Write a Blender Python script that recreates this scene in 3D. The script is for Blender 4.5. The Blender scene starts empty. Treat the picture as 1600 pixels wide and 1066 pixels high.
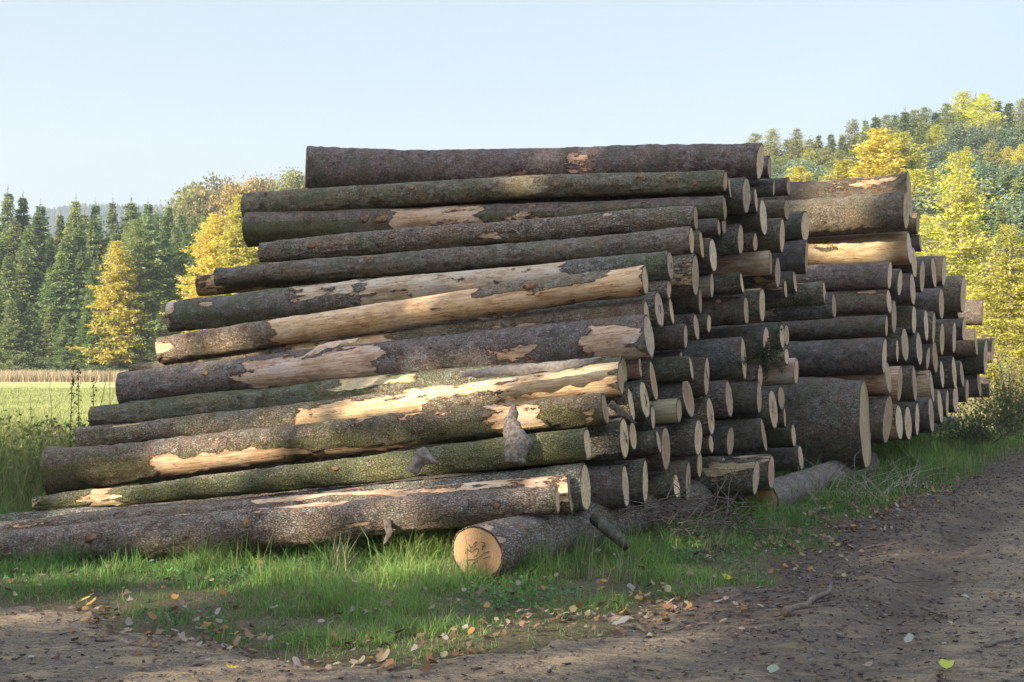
import bpy, math, random
import numpy as np
from mathutils import Vector, Matrix
random.seed(11); RNG = np.random.default_rng(7)
scene = bpy.context.scene
COL = scene.collection
rad = math.radians

LOGS = [
    ('L1', 1187.5, 252.5, [2.876, 14.8, 3.978], [-2.756, 17.067, 4.235], 0.222, 0.282),
    ('a2', 1202, 261, [3.113, 15.44, 4.015], [-1.322, 17.176, 4.006], 0.131, 0.101),
    ('L2', 1133, 283, [2.331, 13.96, 3.629], [-3.378, 16.126, 3.628], 0.122, 0.161),
    ('a4', 1140, 294, [2.422, 14.21, 3.587], [-2.05, 15.781, 3.521], 0.121, 0.093),
    ('a5', 1166, 305, [2.651, 14.45, 3.541], [-2.098, 16.518, 3.49], 0.213, 0.175),
    ('a6', 1181, 312, [2.838, 14.86, 3.544], [-1.864, 16.625, 3.535], 0.141, 0.107),
    ('a7', 1209, 293, [3.207, 15.64, 3.795], [-1.231, 17.372, 3.749], 0.117, 0.088),
    ('a8', 1232, 291, [3.545, 16.37, 3.914], [-1.124, 18.649, 3.782], 0.115, 0.095),
    ('L3', 1132, 324.5, [2.318, 13.93, 3.334], [-3.315, 16.063, 3.33], 0.139, 0.217),
    ('L4', 1087, 341, [1.907, 13.26, 3.141], [-2.947, 15.011, 2.938], 0.133, 0.12),
    ('a11', 1123, 355.5, [2.24, 13.84, 3.108], [-2.221, 15.652, 2.973], 0.1, 0.076),
    ('a12', 1131, 352, [2.355, 14.2, 3.172], [-2.42, 16.097, 3.066], 0.114, 0.094),
    ('a13', 1193, 340, [2.985, 15.16, 3.37], [-1.347, 17.111, 3.329], 0.227, 0.182),
    ('a14', 1229, 327.5, [3.466, 16.12, 3.583], [-1.089, 18.19, 3.468], 0.137, 0.102),
    ('a15', 1222, 368, [3.293, 15.58, 3.2], [-1.088, 17.422, 3.107], 0.21, 0.177),
    ('a17', 1157, 374, [2.584, 14.45, 3.04], [-2.036, 16.433, 2.932], 0.173, 0.132),
    ('a18', 1180, 379, [2.836, 14.9, 3.048], [-1.769, 16.955, 2.954], 0.119, 0.099),
    ('L5', 1080, 376, [1.825, 13.01, 2.884], [-3.441, 14.879, 2.65], 0.133, 0.104),
    ('LB', 1096, 383, [1.966, 13.26, 2.862], [-3.76, 15.329, 2.567], 0.146, 0.13),
    ('a21', 1114, 399, [2.131, 13.55, 2.78], [-2.506, 15.422, 2.565], 0.183, 0.142),
    ('a22', 1204, 411, [3.093, 15.29, 2.84], [-1.469, 17.229, 2.718], 0.153, 0.113),
    ('a23', 1215, 426, [3.239, 15.59, 2.747], [-1.571, 17.528, 2.599], 0.203, 0.147),
    ('LC', 1047.5, 415, [1.556, 12.56, 2.593], [-3.859, 14.418, 2.163], 0.144, 0.173),
    ('LD', 1008, 437.5, [1.25, 12.01, 2.414], [-3.756, 13.657, 1.771], 0.15, 0.15),
    ('a26', 1086.5, 430, [1.863, 12.99, 2.53], [-2.976, 14.494, 2.232], 0.208, 0.157),
    ('a27', 1045, 452, [1.539, 12.55, 2.36], [-3.155, 14.174, 1.969], 0.1, 0.077),
    ('a28', 1112, 446, [2.138, 13.69, 2.47], [-2.296, 15.561, 2.246], 0.137, 0.106),
    ('a29', 1159, 442, [2.611, 14.53, 2.553], [-2.159, 16.268, 2.385], 0.131, 0.099),
    ('a30', 1094, 471, [1.97, 13.39, 2.283], [-2.882, 15.087, 1.998], 0.134, 0.102),
    ('a31', 1227.5, 452, [3.408, 15.93, 2.565], [-1.391, 18.032, 2.386], 0.127, 0.093),
    ('a32', 1242, 440, [3.624, 16.38, 2.69], [-0.866, 18.17, 2.516], 0.147, 0.121),
    ('a34', 1258, 354, [3.814, 16.62, 3.423], [-0.586, 18.637, 3.266], 0.208, 0.159),
    ('a34b', 1260, 401, [3.803, 16.51, 3.022], [-0.793, 18.408, 2.851], 0.215, 0.156),
    ('a35', 1030, 484.5, [1.421, 12.35, 2.147], [-3.493, 14.103, 1.687], 0.185, 0.156),
    ('a36', 1049, 486, [1.581, 12.69, 2.152], [-3.354, 14.511, 1.745], 0.14, 0.101),
    ('LE', 1010, 490, [1.269, 12.08, 2.102], [-4.123, 13.862, 1.531], 0.133, 0.09),
    ('LF', 1014, 526, [1.264, 11.81, 1.878], [-4.135, 13.566, 1.356], 0.207, 0.17),
    ('a39', 1071, 526, [1.758, 12.97, 1.905], [-3.239, 14.633, 1.525], 0.13, 0.106),
    ('a40', 1088, 511, [1.91, 13.26, 2.011], [-3.047, 15.005, 1.679], 0.139, 0.111),
    ('a41', 1107.5, 505.5, [2.104, 13.68, 2.062], [-2.411, 15.501, 1.797], 0.109, 0.082),
    ('a42', 1166, 485, [2.675, 14.61, 2.243], [-1.775, 16.349, 2.055], 0.168, 0.129),
    ('a44', 1191, 476, [2.915, 14.9, 2.323], [-1.545, 16.919, 2.146], 0.201, 0.145),
    ('a45', 1197.5, 535, [3.029, 15.24, 1.89], [-1.473, 16.895, 1.682], 0.198, 0.163),
    ('a46', 1222, 526, [3.333, 15.79, 1.971], [-1.167, 17.653, 1.767], 0.154, 0.113),
    ('a47', 1229, 524, [3.452, 16.09, 1.994], [-0.998, 18.256, 1.784], 0.137, 0.102),
    ('a48', 1162, 559.5, [2.57, 14.2, 1.696], [-1.901, 15.735, 1.447], 0.234, 0.174),
    ('a49', 1229, 557, [3.449, 16.08, 1.729], [-0.908, 18.058, 1.511], 0.121, 0.087),
    ('a50', 1244, 580.5, [3.618, 16.3, 1.539], [-0.814, 18.255, 1.307], 0.175, 0.149),
    ('LH', 969.5, 591, [0.967, 11.42, 1.497], [-4.435, 13.119, 0.853], 0.16, 0.118),
    ('LG', 975, 577, [1.028, 11.75, 1.577], [-4.425, 13.503, 1.067], 0.141, 0.108),
    ('a52', 1000, 573, [1.207, 12.07, 1.6], [-3.586, 13.477, 1.13], 0.121, 0.099),
    ('a53', 1021, 596, [1.36, 12.31, 1.459], [-3.65, 13.949, 0.978], 0.191, 0.149),
    ('a54', 1007, 624, [1.24, 11.99, 1.295], [-3.471, 13.421, 0.825], 0.192, 0.139),
    ('a55', 986, 631, [1.085, 11.68, 1.262], [-3.519, 13.122, 0.781], 0.152, 0.127),
    ('a56', 1020, 652, [1.342, 12.21, 1.118], [-3.332, 13.922, 0.656], 0.122, 0.088),
    ('a57', 1064, 571, [1.732, 13.12, 1.613], [-2.855, 14.643, 1.258], 0.144, 0.108),
    ('a58', 1080, 575, [1.79, 12.79, 1.587], [-3.162, 14.395, 1.175], 0.128, 0.094),
    ('a59', 1104, 587.5, [2.032, 13.37, 1.503], [-2.963, 14.971, 1.145], 0.201, 0.159),
    ('a60', 1075, 621, [1.781, 12.96, 1.289], [-2.79, 14.799, 0.901], 0.207, 0.174),
    ('a61', 1094, 609, [2.01, 13.68, 1.354], [-2.808, 15.538, 1.012], 0.103, 0.084),
    ('a62', 1139, 624, [2.359, 13.93, 1.245], [-2.08, 15.61, 0.948], 0.202, 0.151),
    ('a63', 1061, 641, [1.653, 12.68, 1.169], [-3.222, 14.549, 0.727], 0.13, 0.109),
    ('a64', 1110, 650, [2.095, 13.53, 1.08], [-2.698, 15.217, 0.722], 0.196, 0.162),
    ('a65', 1186, 622, [2.872, 14.89, 1.236], [-1.907, 16.892, 0.956], 0.186, 0.147),
    ('a66', 1187.5, 587, [2.948, 15.22, 1.494], [-1.746, 17.228, 1.243], 0.137, 0.103),
    ('a67', 1208, 639, [3.102, 15.22, 1.098], [-1.687, 17.411, 0.815], 0.236, 0.172),
    ('a68', 1220.5, 621, [3.324, 15.82, 1.221], [-1.431, 18.093, 0.952], 0.15, 0.121),
    ('a69', 1226, 652, [3.398, 15.97, 0.97], [-1.482, 17.855, 0.692], 0.128, 0.094),
    ('LI', 945, 637.5, [0.811, 11.19, 1.239], [-4.638, 12.87, 0.54], 0.145, 0.199),
    ('LJ', 918, 694, [0.641, 10.88, 0.943], [-4.647, 12.47, 0.263], 0.152, 0.075),
    ('a72', 975, 684, [0.998, 11.42, 0.967], [-3.775, 13.14, 0.444], 0.188, 0.137),
    ('a73', 989, 680, [1.109, 11.75, 0.972], [-3.746, 13.161, 0.471], 0.141, 0.112),
    ('a74', 1040, 701, [1.486, 12.4, 0.808], [-3.435, 14.188, 0.335], 0.205, 0.153),
    ('a74b', 1029, 690, [1.382, 12.09, 0.894], [-3.648, 13.521, 0.402], 0.115, 0.083),
    ('a75', 1091, 683, [1.899, 13.07, 0.882], [-2.524, 14.814, 0.506], 0.183, 0.151),
    ('a76', 1110.5, 693, [2.102, 13.56, 0.788], [-2.743, 15.484, 0.409], 0.108, 0.086),
    ('a77', 1141, 688.6, [2.409, 14.15, 0.783], [-2.022, 16.022, 0.469], 0.163, 0.131),
    ('a79', 1193.5, 680, [2.922, 14.87, 0.806], [-1.951, 16.758, 0.499], 0.208, 0.171),
    ('a80', 1240, 681, [3.575, 16.27, 0.723], [-1.013, 18.279, 0.448], 0.146, 0.106),
    ('a81', 1251, 715, [3.724, 16.54, 0.428], [-0.966, 18.408, 0.15], 0.165, 0.13),
    ('a82', 1093, 726, [1.961, 13.41, 0.576], [-2.726, 15.289, 0.19], 0.134, 0.099),
    ('LK', 915, 763, [0.623, 10.85, 0.572], [-5.431, 12.666, 0.002], 0.206, 0.101),
    ('LM', 891, 773, [0.482, 10.62, 0.541], [-5.253, 11.839, -0.011], 0.154, 0.118),
    ('LN', 870.5, 781, [0.363, 10.33, 0.528], [-5.174, 11.406, -0.065], 0.114, 0.114),
    ('a86', 977, 759, [1.009, 11.42, 0.54], [-3.907, 12.904, 0.173], 0.194, 0.153),
    ('a87', 1008, 753, [1.231, 11.86, 0.535], [-3.757, 13.253, 0.192], 0.208, 0.172),
    ('a88', 1045, 762, [1.555, 12.72, 0.401], [-3.233, 14.186, 0.128], 0.14, 0.108),
    ('a89', 1057, 761, [1.59, 12.4, 0.437], [-2.977, 14.083, 0.118], 0.13, 0.098),
    ('a90', 1075, 750.5, [1.78, 12.97, 0.451], [-3.183, 14.718, 0.167], 0.201, 0.147),
    ('a91', 1133, 745, [2.295, 13.81, 0.415], [-2.498, 15.43, 0.199], 0.214, 0.179),
    ('a92', 1181, 746, [2.586, 13.6, 0.426], [-2.045, 15.342, 0.184], 0.197, 0.164),
    ('a93', 1205, 738, [2.82, 13.95, 0.451], [-1.552, 15.753, 0.171], 0.181, 0.151),
    ('a94', 1303, 478, [4.354, 17.3, 2.422], [-0.15, 19.168, 2.202], 0.182, 0.151),
    ('a95', 1288, 458, [4.201, 17.2, 2.59], [-0.538, 19.277, 2.366], 0.155, 0.115),
    ('S1', 1416, 328, [5.878, 19.04, 3.937], [1.959, 20.909, 3.826], 0.295, 0.251),
    ('S1b', 1421, 305, [6.101, 19.6, 4.232], [1.847, 21.437, 4.219], 0.294, 0.259),
    ('S2', 1421, 388, [6.065, 19.5, 3.406], [1.94, 21.168, 3.346], 0.273, 0.232),
    ('S3', 1390, 430, [5.491, 18.59, 2.931], [1.329, 20.519, 2.803], 0.204, 0.167),
    ('S4', 1434, 350, [6.617, 20.83, 3.927], [2.564, 22.753, 3.895], 0.177, 0.163),
    ('S5', 1438, 380, [6.675, 20.89, 3.619], [2.361, 22.857, 3.563], 0.136, 0.112),
    ('S6', 1428, 410, [6.302, 20.04, 3.235], [2.179, 22.02, 3.223], 0.261, 0.214),
    ('S7', 1389, 471, [5.479, 18.59, 2.549], [1.119, 20.667, 2.493], 0.177, 0.149),
    ('S8', 1385, 510, [5.384, 18.4, 2.18], [0.936, 20.248, 2.088], 0.166, 0.145),
    ('S9', 1382, 556, [5.22, 17.94, 1.752], [1.28, 19.575, 1.643], 0.251, 0.224),
    ('S10', 1388, 590, [5.387, 18.33, 1.444], [0.847, 20.23, 1.352], 0.247, 0.213),
    ('S11', 1352, 663, [4.852, 17.6, 0.809], [0.542, 19.465, 0.681], 0.651, 0.545),
    ('S12', 1397, 495, [5.654, 18.93, 2.339], [1.741, 20.817, 2.293], 0.246, 0.203),
    ('S13', 1406, 442, [5.766, 19.01, 2.846], [1.889, 20.672, 2.722], 0.209, 0.191),
    ('S14', 1426, 452, [6.188, 19.75, 2.796], [1.812, 21.82, 2.768], 0.257, 0.235),
    ('S14b', 1428, 500, [6.346, 20.2, 2.338], [2.038, 21.996, 2.267], 0.242, 0.209),
    ('S15', 1441, 432, [6.623, 20.64, 3.057], [2.292, 22.729, 3.052], 0.268, 0.214),
    ('S15b', 1459, 425, [7.149, 21.67, 3.205], [2.84, 23.644, 3.169], 0.271, 0.235),
    ('S15c', 1475, 423, [7.722, 22.85, 3.316], [3.707, 24.75, 3.306], 0.274, 0.229),
    ('S16', 1505, 460, [8.313, 23.56, 2.932], [3.834, 25.591, 2.888], 0.353, 0.291),
    ('S16b', 1497, 475, [8.444, 24.21, 2.787], [4.335, 25.948, 2.737], 0.278, 0.256),
    ('S16c', 1471, 475, [7.508, 22.36, 2.696], [3.431, 24.313, 2.615], 0.291, 0.26),
    ('S17', 1535, 488, [10.139, 27.57, 2.772], [5.974, 29.35, 2.638], 0.276, 0.222),
    ('S18', 1491, 527, [8.0, 23.15, 2.132], [3.662, 25.096, 2.078], 0.301, 0.25),
    ('S18b', 1506, 514, [8.793, 24.9, 2.335], [4.563, 26.945, 2.216], 0.224, 0.177),
    ('S18c', 1472, 530, [7.545, 22.45, 2.083], [3.056, 24.629, 2.071], 0.292, 0.252),
    ('S18d', 1525, 535, [9.503, 26.21, 2.098], [5.577, 27.897, 2.003], 0.275, 0.223),
    ('S19', 1414, 539, [5.95, 19.38, 1.929], [1.523, 21.512, 1.897], 0.271, 0.217),
    ('S19b', 1402, 548, [5.725, 19.02, 1.838], [1.637, 20.751, 1.831], 0.171, 0.137),
    ('S20', 1436, 545, [6.472, 20.35, 1.885], [2.177, 22.367, 1.82], 0.265, 0.242),
    ('S20b', 1447, 508, [6.69, 20.67, 2.272], [2.439, 22.479, 2.155], 0.258, 0.205),
    ('S20c', 1459, 512, [7.11, 21.57, 2.258], [2.985, 23.247, 2.141], 0.27, 0.213),
    ('S21', 1450, 560, [7.003, 21.55, 1.74], [3.019, 23.49, 1.725], 0.194, 0.17),
    ('S21b', 1461, 558, [7.287, 22.05, 1.765], [3.003, 24.041, 1.759], 0.276, 0.249),
    ('S22', 1540, 557, [9.864, 26.66, 1.813], [5.647, 28.615, 1.771], 0.36, 0.317),
    ('S22b', 1551, 548, [10.811, 28.79, 1.96], [6.614, 30.677, 1.843], 0.288, 0.259),
    ('S23', 1406, 600, [5.676, 18.74, 1.347], [1.787, 20.466, 1.241], 0.281, 0.254),
    ('S23b', 1429, 600, [6.158, 19.59, 1.336], [2.005, 21.355, 1.293], 0.274, 0.247),
    ('S23c', 1456, 604, [6.989, 21.32, 1.27], [2.848, 23.105, 1.192], 0.288, 0.226),
    ('S23d', 1472, 585, [7.571, 22.54, 1.465], [3.767, 24.355, 1.46], 0.248, 0.199),
    ('S23e', 1491, 582, [8.113, 23.49, 1.494], [3.61, 25.367, 1.468], 0.294, 0.239),
    ('S23f', 1503, 585, [8.771, 24.96, 1.45], [4.592, 26.839, 1.412], 0.25, 0.201),
    ('S24', 1387, 655, [5.398, 18.41, 0.846], [0.88, 20.546, 0.802], 0.35, 0.318),
    ('S24b', 1405, 660, [5.717, 18.92, 0.778], [1.661, 20.876, 0.757], 0.265, 0.238),
    ('S24c', 1419, 662, [5.988, 19.37, 0.739], [2.084, 21.137, 0.69], 0.271, 0.246),
    ('S24d', 1433, 655, [6.377, 20.17, 0.774], [2.042, 22.03, 0.759], 0.262, 0.227),
    ('S24e', 1455, 648, [6.792, 20.76, 0.822], [2.434, 22.534, 0.717], 0.311, 0.28),
    ('S24f', 1469, 635, [7.396, 22.13, 0.915], [3.356, 23.984, 0.901], 0.288, 0.25),
    ('S24g', 1480, 630, [7.804, 22.97, 0.946], [3.335, 24.9, 0.93], 0.253, 0.229),
    ('S24h', 1493, 622, [8.321, 24.03, 1.012], [4.056, 26.067, 0.969], 0.264, 0.229),
    ('S24i', 1511, 610, [9.071, 25.53, 1.128], [4.516, 27.568, 1.031], 0.243, 0.192),
    ('S24j', 1530, 600, [9.828, 26.94, 1.237], [5.656, 28.873, 1.174], 0.269, 0.233),
    ('S24k', 1546, 605, [10.733, 28.79, 1.14], [6.719, 30.494, 1.018], 0.245, 0.218),
]
LEFTPX = {'L1': 478, 'L2': 382, 'L3': 388, 'L4': 408, 'L5': 338, 'LB': 310, 'LC': 265, 'LD': 250, 'LE': 205, 'LF': 190, 'LG': 144, 'LH': 123, 'LI': 78, 'LJ': 53, 'LK': -60, 'LM': -90, 'LN': -110}


# ------------------------------------------------------------------ helpers
def vnoise(p, seed=0):
    """value noise, p (n,3) -> (n,) in 0..1"""
    p = np.asarray(p, dtype=np.float64)
    i = np.floor(p).astype(np.int64); f = p - i; f = f*f*(3-2*f)
    out = np.zeros(len(p))
    for dx in (0, 1):
        for dy in (0, 1):
            for dz in (0, 1):
                h = (i[:, 0]+dx)*374761393 + (i[:, 1]+dy)*668265263 + (i[:, 2]+dz)*2147483647 + seed*1274126177
                h = (h ^ (h >> 13)) * 1274126177
                h = (h ^ (h >> 16)) & 0xffffff
                w = (f[:, 0] if dx else 1-f[:, 0])*(f[:, 1] if dy else 1-f[:, 1])*(f[:, 2] if dz else 1-f[:, 2])
                out += w*h/0xffffff
    return out
def fbm(p, oct=3, seed=0):
    p = np.asarray(p, dtype=np.float64); s = 0; a = 1; t = 0
    for k in range(oct):
        s = s + a*vnoise(p*(2.03**k)+k*17.3, seed+k); t += a; a *= .5
    return s/t
def smooth(a, b, x):
    t = np.clip((x-a)/(b-a), 0, 1); return t*t*(3-2*t)

def mesh_np(name, verts, faces, mat, parent=None, colors=None, cname='tint', smooth_=False, loc=None):
    """faces: list of (k,n) integer arrays, all rows of an array have the same corner count"""
    me = bpy.data.meshes.new(name)
    verts = np.ascontiguousarray(verts, dtype=np.float32)
    me.vertices.add(len(verts)); me.vertices.foreach_set('co', verts.ravel())
    if not isinstance(faces, (list, tuple)): faces = [faces]
    faces = [f for f in faces if len(f)]
    nl = sum(f.size for f in faces); npoly = sum(len(f) for f in faces)
    me.loops.add(nl); me.loops.foreach_set('vertex_index', np.concatenate([f.ravel() for f in faces]).astype(np.int32))
    me.polygons.add(npoly)
    starts = []; o = 0
    for f in faces:
        starts.append(o+np.arange(len(f))*f.shape[1]); o += f.size
    me.polygons.foreach_set('loop_start', np.concatenate(starts).astype(np.int32))
    me.update(calc_edges=True); me.validate()
    if smooth_: me.polygons.foreach_set('use_smooth', np.ones(len(me.polygons), dtype=bool))
    if colors is not None:
        a = me.color_attributes.new(cname, 'FLOAT_COLOR', 'POINT')
        c = np.ones((len(verts), 4), dtype=np.float32); c[:, :3] = colors
        a.data.foreach_set('color', c.ravel())
    if mat is not None: me.materials.append(mat)
    o = bpy.data.objects.new(name, me); COL.objects.link(o)
    if parent is not None: o.parent = parent
    if loc is not None: o.location = loc
    return o
def tag(o, label=None, cat=None, group=None, kind=None):
    if label: o['label'] = label
    if cat: o['category'] = cat
    if group: o['group'] = group
    if kind: o['kind'] = kind
    return o
def empty(name, loc=(0, 0, 0), label=None, cat=None, group=None):
    o = bpy.data.objects.new(name, None); COL.objects.link(o); o.location = loc
    o.empty_display_size = .2
    return tag(o, label, cat, group)
def tube(pts, rr, n=6, cap=True):
    """tube along polyline pts with radii rr -> verts, [quads, caps]"""
    pts = np.asarray(pts, float); m = len(pts)
    rr = np.broadcast_to(np.asarray(rr, float), (m,))
    V = []
    for i in range(m):
        d = pts[min(i+1, m-1)]-pts[max(i-1, 0)]; d /= (np.linalg.norm(d)+1e-9)
        up = np.array([0, 0, 1.]) if abs(d[2]) < .9 else np.array([1., 0, 0])
        a = np.cross(d, up); a /= np.linalg.norm(a); b = np.cross(a, d)
        th = np.arange(n)*2*math.pi/n
        V.append(pts[i]+rr[i]*(np.cos(th)[:, None]*a+np.sin(th)[:, None]*b))
    V = np.concatenate(V)
    q = []
    for i in range(m-1):
        for j in range(n):
            q.append((i*n+j, i*n+(j+1) % n, (i+1)*n+(j+1) % n, (i+1)*n+j))
    fs = [np.array(q)]
    if cap: fs.append(np.array([list(range(n))[::-1], list(range((m-1)*n, m*n))]))
    return V, fs
class Bag:
    def __init__(s): s.v = []; s.f = {}; s.n = 0; s.c = []
    def add(s, V, faces, col=None):
        for f in faces:
            if len(f): s.f.setdefault(f.shape[1], []).append(f+s.n)
        s.v.append(V); s.n += len(V)
        if col is not None: s.c.append(np.broadcast_to(np.asarray(col, float), (len(V), 3)))
    def build(s, name, mat, parent=None, **k):
        return mesh_np(name, np.concatenate(s.v), [np.concatenate(x) for x in s.f.values()], mat, parent,
                       colors=np.concatenate(s.c) if s.c else None, **k)

# ------------------------------------------------------------------ material helpers
def new_mat(name):
    m = bpy.data.materials.new(name); m.use_nodes = True
    nt = m.node_tree; nt.nodes.clear(); return m, nt
class N:
    def __init__(s, nt): s.nt = nt; s.l = nt.links
    def node(s, t, **k):
        n = s.nt.nodes.new(t)
        for a, v in k.items(): setattr(n, a, v)
        return n
    def put(s, inp, v):
        if isinstance(v, bpy.types.NodeSocket): s.l.new(v, inp)
        elif v is not None:
            if inp.type == 'RGBA' and not hasattr(v, '__len__'): v = (v, v, v, 1)
            if hasattr(v, '__len__') and len(v) == 3 and inp.type == 'RGBA': v = (*v, 1)
            inp.default_value = v
    def noise(s, vec, scale, detail=4, rough=.55, dist=0, out='Fac'):
        n = s.node('ShaderNodeTexNoise'); s.put(n.inputs['Vector'], vec)
        n.inputs['Scale'].default_value = scale; n.inputs['Detail'].default_value = detail
        n.inputs['Roughness'].default_value = rough; n.inputs['Distortion'].default_value = dist
        return n.outputs[out]
    def vor(s, vec, scale, feature='F1', rnd=1, out='Distance'):
        n = s.node('ShaderNodeTexVoronoi', feature=feature); s.put(n.inputs['Vector'], vec)
        n.inputs['Scale'].default_value = scale; n.inputs['Randomness'].default_value = rnd
        return n.outputs[out]
    def math(s, op, a, b=None, c=None, clamp=False):
        n = s.node('ShaderNodeMath', operation=op, use_clamp=clamp)
        s.put(n.inputs[0], a)
        if b is not None: s.put(n.inputs[1], b)
        if c is not None: s.put(n.inputs[2], c)
        return n.outputs[0]
    def step(s, v, a, b, lo=0., hi=1.):
        n = s.node('ShaderNodeMapRange', interpolation_type='SMOOTHSTEP')
        s.put(n.inputs[0], v)
        for i, x in enumerate((a, b, lo, hi)): n.inputs[i+1].default_value = x
        return n.outputs[0]
    def mix(s, f, a, b, mode='MIX'):
        n = s.node('ShaderNodeMix', data_type='RGBA', blend_type=mode)
        s.put(n.inputs[0], f); s.put(n.inputs[6], a); s.put(n.inputs[7], b); return n.outputs[2]
    def vmath(s, op, a, b):
        n = s.node('ShaderNodeVectorMath', operation=op); s.put(n.inputs[0], a)
        if op == 'SCALE': s.put(n.inputs[3], b)
        else: s.put(n.inputs[1], b)
        return n.outputs[0]
    def out(s, surf):
        o = s.node('ShaderNodeOutputMaterial'); s.l.new(surf, o.inputs[0])
    def pbsdf(s, col, rough=.8, normal=None, spec=.3):
        n = s.node('ShaderNodeBsdfPrincipled'); s.put(n.inputs['Base Color'], col); s.put(n.inputs['Roughness'], rough)
        n.inputs['Specular IOR Level'].default_value = spec
        if normal is not None: s.l.new(normal, n.inputs['Normal'])
        return n.outputs[0]
    def bump(s, h, strength=.5, dist=.01, normal=None):
        n = s.node('ShaderNodeBump'); s.put(n.inputs['Height'], h)
        n.inputs['Strength'].default_value = strength; n.inputs['Distance'].default_value = dist
        if normal is not None: s.l.new(normal, n.inputs['Normal'])
        return n.outputs[0]
    def attr(s, name, out='Color'):
        n = s.node('ShaderNodeAttribute', attribute_name=name); return n.outputs[out]
    def sep(s, c):
        n = s.node('ShaderNodeSeparateColor'); s.put(n.inputs[0], c); return n.outputs
    def objco(s, rnd=True):
        tc = s.node('ShaderNodeTexCoord').outputs['Object']
        if not rnd: return tc
        oi = s.node('ShaderNodeObjectInfo').outputs['Random']
        sc = s.math('MULTIPLY', oi, 53.)
        return s.vmath('ADD', tc, sc)
    def rand(s): return s.node('ShaderNodeObjectInfo').outputs['Random']

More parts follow.
